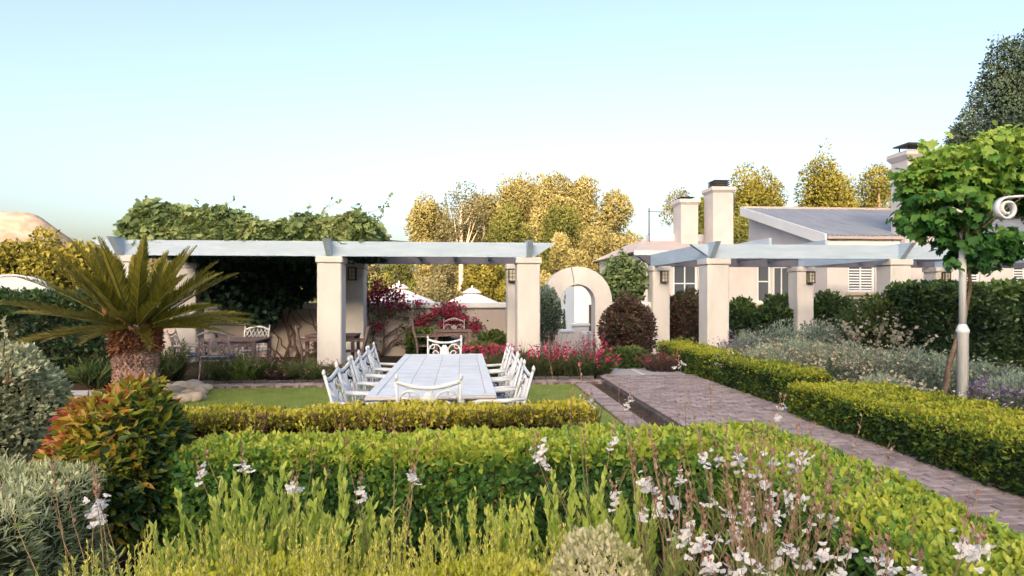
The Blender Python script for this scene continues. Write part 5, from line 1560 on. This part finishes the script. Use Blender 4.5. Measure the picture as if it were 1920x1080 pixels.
# ================================================================ SILVER AND LAVENDER BED ON THE RIGHT
G_L = 'silver shrubs in the bed right of the path'
lav = [(1400, 11.6, 1.02, .50, 'purple lavender spikes behind the far box hedge', F_PURPLE, 5),
       (1465, 11.2, 1.18, .45, 'tall silvery lavender in front of the shaded pillar', F_LAV, 8),
       (1530, 11.0, 1.34, .45, 'tallest pale silvery spikes left of the pink tipped bush', F_LAV, 8),
       (1440, 9.8, .84, .55, 'silver shrub with dry pinkish tips behind the far box hedge', F_LAVTIP, 8),
       (1500, 9.9, .98, .60, 'broad silver shrub with dry pinkish tips in the middle of the bed', F_LAVTIP, 8),
       (1570, 9.6, .98, .60, 'silver shrub with few dry tips below the pink tipped bush', F_LAVTIP, 6),
       (1640, 9.2, .92, .60, 'grey green shrub below the left end of the tall dark hedge', F_LAVTIP, 5),
       (1720, 8.9, .86, .55, 'grey green shrub left of the iron vine post', F_LAV, 4),
       (1780, 8.4, .80, .50, 'blue green shrub at the foot of the iron vine post', F_LAV, 4),
       (1850, 8.2, .78, .45, 'blue green shrub right of the iron vine post', F_LAV, 4),
       (1660, 7.6, .62, .36, 'small silver shrub with pink tips just behind the near box hedge', F_LAVTIP, 8),
       (1915, 7.0, .72, .40, 'grey spiky lavender at the right edge of the picture', F_PURPLE, 5),
       (1740, 7.2, .36, .30, 'low grey tuft behind the near box hedge', F_LAV, 4)]
for i, (px, Y_, h, sp, lab, fm, fn) in enumerate(lav):
    clump('silver_shrub', lab, 'shrub', X(px, Y_), Y_, 0, 170, h, sp, .085, F_LAV, 260 + i, fmat=fm, fsize=.055, fn=fn, nl=34, base=sp * .75, group=G_L, lt=(.1, .8), ffrac=.28, curve=.15, stemmat=M_BARK, fpart='tips', mound=(sp * 1.1, h * .78, 4200))
clump('gaura', 'white flecked gaura tuft behind the near box hedge at right', 'flowers', X(1830, 6.9), 6.9, 0, 60, .55, .35, .10, F_GAURA, 290, fmat=F_WHITE, fsize=.045, ftmpl='wide', fn=3, nl=22, base=.2, fprob=.35)
shrub('pink_tipped_bush', 'bush with dry pinkish tips left of the tall dark hedge', 'bush', (X(1648, 11.0), 11.0, .75), (.75, .5, .78), 6000, .075, F_PEREN, 'oval', 291, .15, .3, .2, .7, low=-.9)
clump('pink_plume_plant', 'dry pinkish plumes rising out of the bush left of the tall dark hedge', 'plant', X(1630, 10.75), 10.75, 0, 110, 1.52, .75, .05, F_LAVTIP, 292, fmat=F_LAVTIP, fsize=.07, ftmpl='wide', fn=10, nl=4, base=.4, ffrac=.3, bare=.5)

# ================================================================ IRON VINE SUPPORT
VY = 7.2
vx = X(1805, VY)
ip = root('vine_post', 'white iron post with scrolled brackets carrying a grapevine', 'post', (vx, VY, 0))
m = MB(); m.lathe([(.066, 0), (.066, 1.14), (.076, 1.15), (.076, 1.18), (.052, 1.24), (.043, 1.26)], (vx, VY, 0), 8); m.build('plinth', M_WHITEIRON, ip)
m = MB(); m.tube([(vx, VY, 1.255), (vx, VY, 3.0)], .041, 14); m.build('shaft', M_WHITEIRON, ip)
def scroll(px, py, Y_, r0, sgn, bar_px=None):
    c = at(px, py, Y_); m = MB()
    pts = []
    for i in range(26):
        a = i / 25 * 1.55 * 2 * math.pi; rr = r0 * (1 - .62 * i / 25)
        pts.append((c.x + sgn * rr * math.sin(a), Y_, c.z - rr * math.cos(a) * -1))
    if bar_px is not None:
        b = at(bar_px, py - 6, Y_ - .2); pts = [tuple(b), ((b.x + pts[0][0]) / 2, Y_ - .1, pts[0][2] + .01)] + pts
    vs = []; fs = []
    for i, p in enumerate(pts):
        q = pts[min(i + 1, len(pts) - 1)]; o = pts[max(i - 1, 0)]
        d = Vector((q[0] - o[0], 0, q[2] - o[2])).normalized(); nrm = Vector((-d.z, 0, d.x)) * .012
        for sy in (-.035, .035):
            for sn in (-1, 1): vs.append((p[0] + nrm.x * sn, p[1] + sy, p[2] + nrm.z * sn))
    for i in range(len(pts) - 1):
        a = i * 4; b = a + 4
        fs += [(a, a + 1, b + 1, b), (a + 2, b + 2, b + 3, a + 3), (a, b, b + 2, a + 2), (a + 1, a + 3, b + 3, b + 1)]
    m.add(vs, fs, True); m.build('scroll_bracket', M_WHITEIRON, ip)
scroll(1886, 392, 6.3, .135, -1, 1990)
scroll(1752, 404, 7.1, .09, 1, 1800)
gv = root('grapevine', 'bright green grapevine bushing out round the top of the iron post', 'vine', (vx - .12, VY - .02, 0))
m = MB(); pts = []
for i in range(26):
    s = i / 25; a = 5.5 * s + 2.4; z = .02 + 2.7 * s
    rr = .16 * (1 - .45 * s) + .03 * math.sin(i * 1.1)
    pts.append((vx - .03 + rr * math.cos(a), VY + .09 + rr * math.sin(a) * .45, z))
m.tube(pts, [.033 - .0007 * i for i in range(26)], 7)
pts = [(vx - .18, VY + .12, 0), (vx - .12, VY + .12, .6), (vx + .13, VY + .12, 1.3), (vx + .20, VY + .10, 1.75), (vx + .06, VY - .02, 2.3)]
m.tube(pts, [.035, .03, .028, .022, .015], 6)
for q in range(9):
    a = q * .7
    m.tube([(vx, VY, 2.3), (vx + .35 * math.cos(a), VY + .3 * math.sin(a), 2.65), (vx + .7 * math.cos(a), VY + .5 * math.sin(a), 2.9)], [.02, .014, .006], 5)
m.build('trunk', M_BARK, gv)
rs = np.random.RandomState(88)
lob = [(1790, 375, .50, .45), (1850, 350, .52, .42), (1740, 345, .34, .34), (1905, 330, .50, .42), (1820, 310, .40, .28), (1880, 275, .36, .24), (1800, 440, .30, .30), (1830, 480, .22, .20), (1960, 340, .6, .5), (1725, 410, .22, .2), (1880, 455, .28, .16), (1770, 300, .3, .16)]
Ps = []; Ns = []
for i, (px, py, rx, rz) in enumerate(lob):
    c = at(px, py, VY + rs.uniform(-.15, .15)); k = int(780 * rx * rz * 4 + 50)
    p, nn = blob_points(rs, k, tuple(c), (rx, .45 if rx > .35 else .3, rz), .30, 90 + i, .45, -1)
    Ps.append(p); Ns.append(nn)
for i, e in enumerate([(1690, 352), (1702, 300), (1860, 240), (1875, 232), (1900, 255), (1912, 470), (1838, 498), (1700, 365), (1720, 290), (1695, 325), (1730, 268), (1785, 262), (1830, 250), (1745, 450), (1760, 470), (1790, 500), (1860, 505), (1890, 490), (1925, 240)]):
    c = at(1800, 350, VY); q = at(*e, VY); k = 14
    s = rs.uniform(.6, 1, k)[:, None]
    Ps.append(np.array(tuple(c)) * (1 - s) + np.array(tuple(q)) * s + rs.normal(size=(k, 3)) * .03); Ns.append(np.tile([0, -1., .3], (k, 1)))
P = np.concatenate(Ps); N = np.concatenate(Ns)
keep = noise3(P, 6.5, 5) > -.75
P = P[keep]; N = N[keep]; n = len(P)
z = np.clip((P[:, 2] - 2.1) / 1.5, 0, 1)
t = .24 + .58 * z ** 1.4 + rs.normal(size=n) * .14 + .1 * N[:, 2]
leaves_split('leaf', 'foliage', P, unit(rs.normal(size=(n, 3)) * .5 + N * .4 + np.array([0, 0, -.6])), unit(N + rs.normal(size=(n, 3)) * .4 + np.array([0, -.3, .5])), .085 + .06 * rs.rand(n), t, 'grape', F_VINE, gv, np.clip(-N[:, 1], 0, 1) + .2 * rs.rand(n), 290)

# ================================================================ TREES
Zg = -.85
def T(name, label, px, Y_, ytop, wpx, hfrac, n, size, mat, seed, **k):
    p = at(px, ytop, Y_); w = wpx / 1100 * Y_
    H = p.z - Zg
    return tree(name, label, p.x, Y_, Zg, p.z, w, w * k.pop('dep', .8), H * hfrac, n, size, mat, seed, **k)
G1 = 'sunlit trees beyond the courtyard'
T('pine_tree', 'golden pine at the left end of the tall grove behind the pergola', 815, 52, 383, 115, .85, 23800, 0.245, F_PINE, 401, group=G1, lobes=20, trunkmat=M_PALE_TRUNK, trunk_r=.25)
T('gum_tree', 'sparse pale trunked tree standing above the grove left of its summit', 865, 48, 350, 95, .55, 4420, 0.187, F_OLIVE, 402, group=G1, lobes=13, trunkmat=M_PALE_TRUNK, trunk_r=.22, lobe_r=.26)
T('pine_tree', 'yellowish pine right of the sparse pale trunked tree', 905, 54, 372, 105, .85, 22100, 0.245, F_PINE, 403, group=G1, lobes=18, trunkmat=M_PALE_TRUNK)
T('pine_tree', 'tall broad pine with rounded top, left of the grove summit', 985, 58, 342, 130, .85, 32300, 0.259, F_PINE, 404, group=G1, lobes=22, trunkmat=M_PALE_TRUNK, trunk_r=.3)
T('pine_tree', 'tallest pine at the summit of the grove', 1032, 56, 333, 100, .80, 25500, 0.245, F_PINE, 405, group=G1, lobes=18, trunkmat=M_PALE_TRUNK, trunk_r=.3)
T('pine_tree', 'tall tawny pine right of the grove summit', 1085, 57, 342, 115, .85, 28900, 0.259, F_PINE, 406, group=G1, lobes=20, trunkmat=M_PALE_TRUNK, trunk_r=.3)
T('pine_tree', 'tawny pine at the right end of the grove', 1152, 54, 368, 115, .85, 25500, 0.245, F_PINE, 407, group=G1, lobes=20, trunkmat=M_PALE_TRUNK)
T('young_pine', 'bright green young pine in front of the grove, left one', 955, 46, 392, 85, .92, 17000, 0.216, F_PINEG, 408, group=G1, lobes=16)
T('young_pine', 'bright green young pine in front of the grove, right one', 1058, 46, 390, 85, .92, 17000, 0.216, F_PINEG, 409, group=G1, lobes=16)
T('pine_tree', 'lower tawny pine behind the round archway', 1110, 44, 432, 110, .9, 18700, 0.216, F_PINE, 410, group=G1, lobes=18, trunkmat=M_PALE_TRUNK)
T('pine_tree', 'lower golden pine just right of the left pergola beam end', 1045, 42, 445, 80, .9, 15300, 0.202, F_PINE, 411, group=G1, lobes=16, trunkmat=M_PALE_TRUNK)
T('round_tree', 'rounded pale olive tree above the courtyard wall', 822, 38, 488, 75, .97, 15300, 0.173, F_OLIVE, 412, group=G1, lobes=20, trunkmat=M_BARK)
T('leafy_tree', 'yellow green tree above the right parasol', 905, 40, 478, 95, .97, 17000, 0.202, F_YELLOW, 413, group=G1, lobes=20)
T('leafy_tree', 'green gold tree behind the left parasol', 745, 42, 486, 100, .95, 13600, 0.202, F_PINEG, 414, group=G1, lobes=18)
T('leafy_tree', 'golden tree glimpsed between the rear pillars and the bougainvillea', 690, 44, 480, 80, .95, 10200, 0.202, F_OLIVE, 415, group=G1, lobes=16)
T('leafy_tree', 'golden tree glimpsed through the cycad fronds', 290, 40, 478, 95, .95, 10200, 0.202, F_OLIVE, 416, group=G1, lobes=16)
T('leafy_tree', 'sunlit tree glimpsed through the dark climber', 560, 44, 500, 150, .95, 10200, 0.216, F_YELLOW, 417, group=G1, lobes=18)
G2 = 'sunlit trees behind the house'
T('leafy_tree', 'golden green tree behind the tall ribbed chimney', 1418, 44, 322, 115, .8, 23800, 0.216, F_YELLOW, 420, group=G2, lobes=22)
T('leafy_tree', 'spiky topped golden tree behind the grey roof', 1548, 42, 304, 125, .8, 25500, 0.202, F_YELLOW, 421, group=G2, lobes=24, lobe_r=.28, flat=1.2)
T('leafy_tree', 'olive gold tree left of the big chimney', 1645, 44, 318, 100, .8, 18700, 0.202, F_YELLOW, 422, group=G2, lobes=20)
T('gum_tree', 'sparse tree behind the shorter house chimney', 1275, 46, 357, 75, .5, 2550, 0.187, F_OLIVE, 423, group=G2, lobes=9, lobe_r=.26, trunkmat=M_BARK)
T('leafy_tree', 'dark green tree between the two house chimneys', 1320, 40, 376, 40, .9, 10200, 0.187, F_PINEG, 424, group=G2, lobes=16)
T('leafy_tree', 'dim tree between the ribbed chimney and the gable', 1392, 38, 392, 50, .9, 10200, 0.187, F_PINEG, 425, group=G2, lobes=14)
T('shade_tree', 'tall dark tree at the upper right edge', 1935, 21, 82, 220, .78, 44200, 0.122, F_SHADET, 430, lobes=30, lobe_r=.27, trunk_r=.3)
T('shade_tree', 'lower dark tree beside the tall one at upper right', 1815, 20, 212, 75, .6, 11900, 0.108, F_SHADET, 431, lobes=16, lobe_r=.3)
G3 = 'yellow green trees at far left'
T('leafy_tree', 'yellow green tree at the left edge above the curved wall', 25, 37, 462, 130, .95, 12000, .28, F_YELLOW, 440, group=G3, lobes=22)
T('leafy_tree', 'yellow green tree left of the cycad fronds', 105, 38, 448, 120, .95, 13000, .28, F_YELLOW, 441, group=G3, lobes=24)
T('leafy_tree', 'yellow green tree behind the tip of the cycad', 170, 40, 468, 90, .95, 8000, .28, F_YELLOW, 442, group=G3, lobes=18)
T('olive_tree', 'dark leaved tree seen through the round archway', 1068, 24, 535, 26, .75, 2600, .12, F_DARK, 443, lobes=12, trunk_r=.07)
# banana clump behind the hedge on the left
q = at(95, 545, 17)
bn = root('banana_plant', 'banana plant with pale arching leaves behind the dark hedge', 'banana plant', (q.x, 17, -.85))
rs = np.random.RandomState(66)
m = MB(); m.tube([(q.x, 17, -.85), (q.x + .05, 17, 1.5)], [.12, .09], 8); m.build('trunk', M_PALE_TRUNK, bn)
for k in range(9):
    az = 2 * math.pi * k / 9 + .3; L_ = 1.3 + .3 * rs.rand(); el = R(55 + 15 * rs.rand())
    c = [Vector((q.x, 17, 1.3))]; e = el
    for i in range(8):
        e -= R(11); c.append(c[-1] + Vector((math.cos(az) * math.cos(e), math.sin(az) * math.cos(e), math.sin(e))) * L_ / 8)
    vs = []; fs = []
    sd = Vector((-math.sin(az), math.cos(az), 0))
    for i, p in enumerate(c):
        w = .17 * math.sin(math.pi * min(.97, .12 + i / 8.6)) ** .6
        vs += [p - sd * w + Vector((0, 0, -.03)), p + Vector((0, 0, .02)), p + sd * w + Vector((0, 0, -.03))]
    for i in range(8): fs += [(i * 3, i * 3 + 1, i * 3 + 4, i * 3 + 3), (i * 3 + 1, i * 3 + 2, i * 3 + 5, i * 3 + 4)]
    m = MB(); m.add(vs, fs, True); o = m.build('leaf', F_BANANA, bn)
    a_ = o.data.attributes.new('tint', 'FLOAT', 'POINT'); a_.data.foreach_set('value', [rs.uniform(.3, .9)] * len(o.data.vertices))
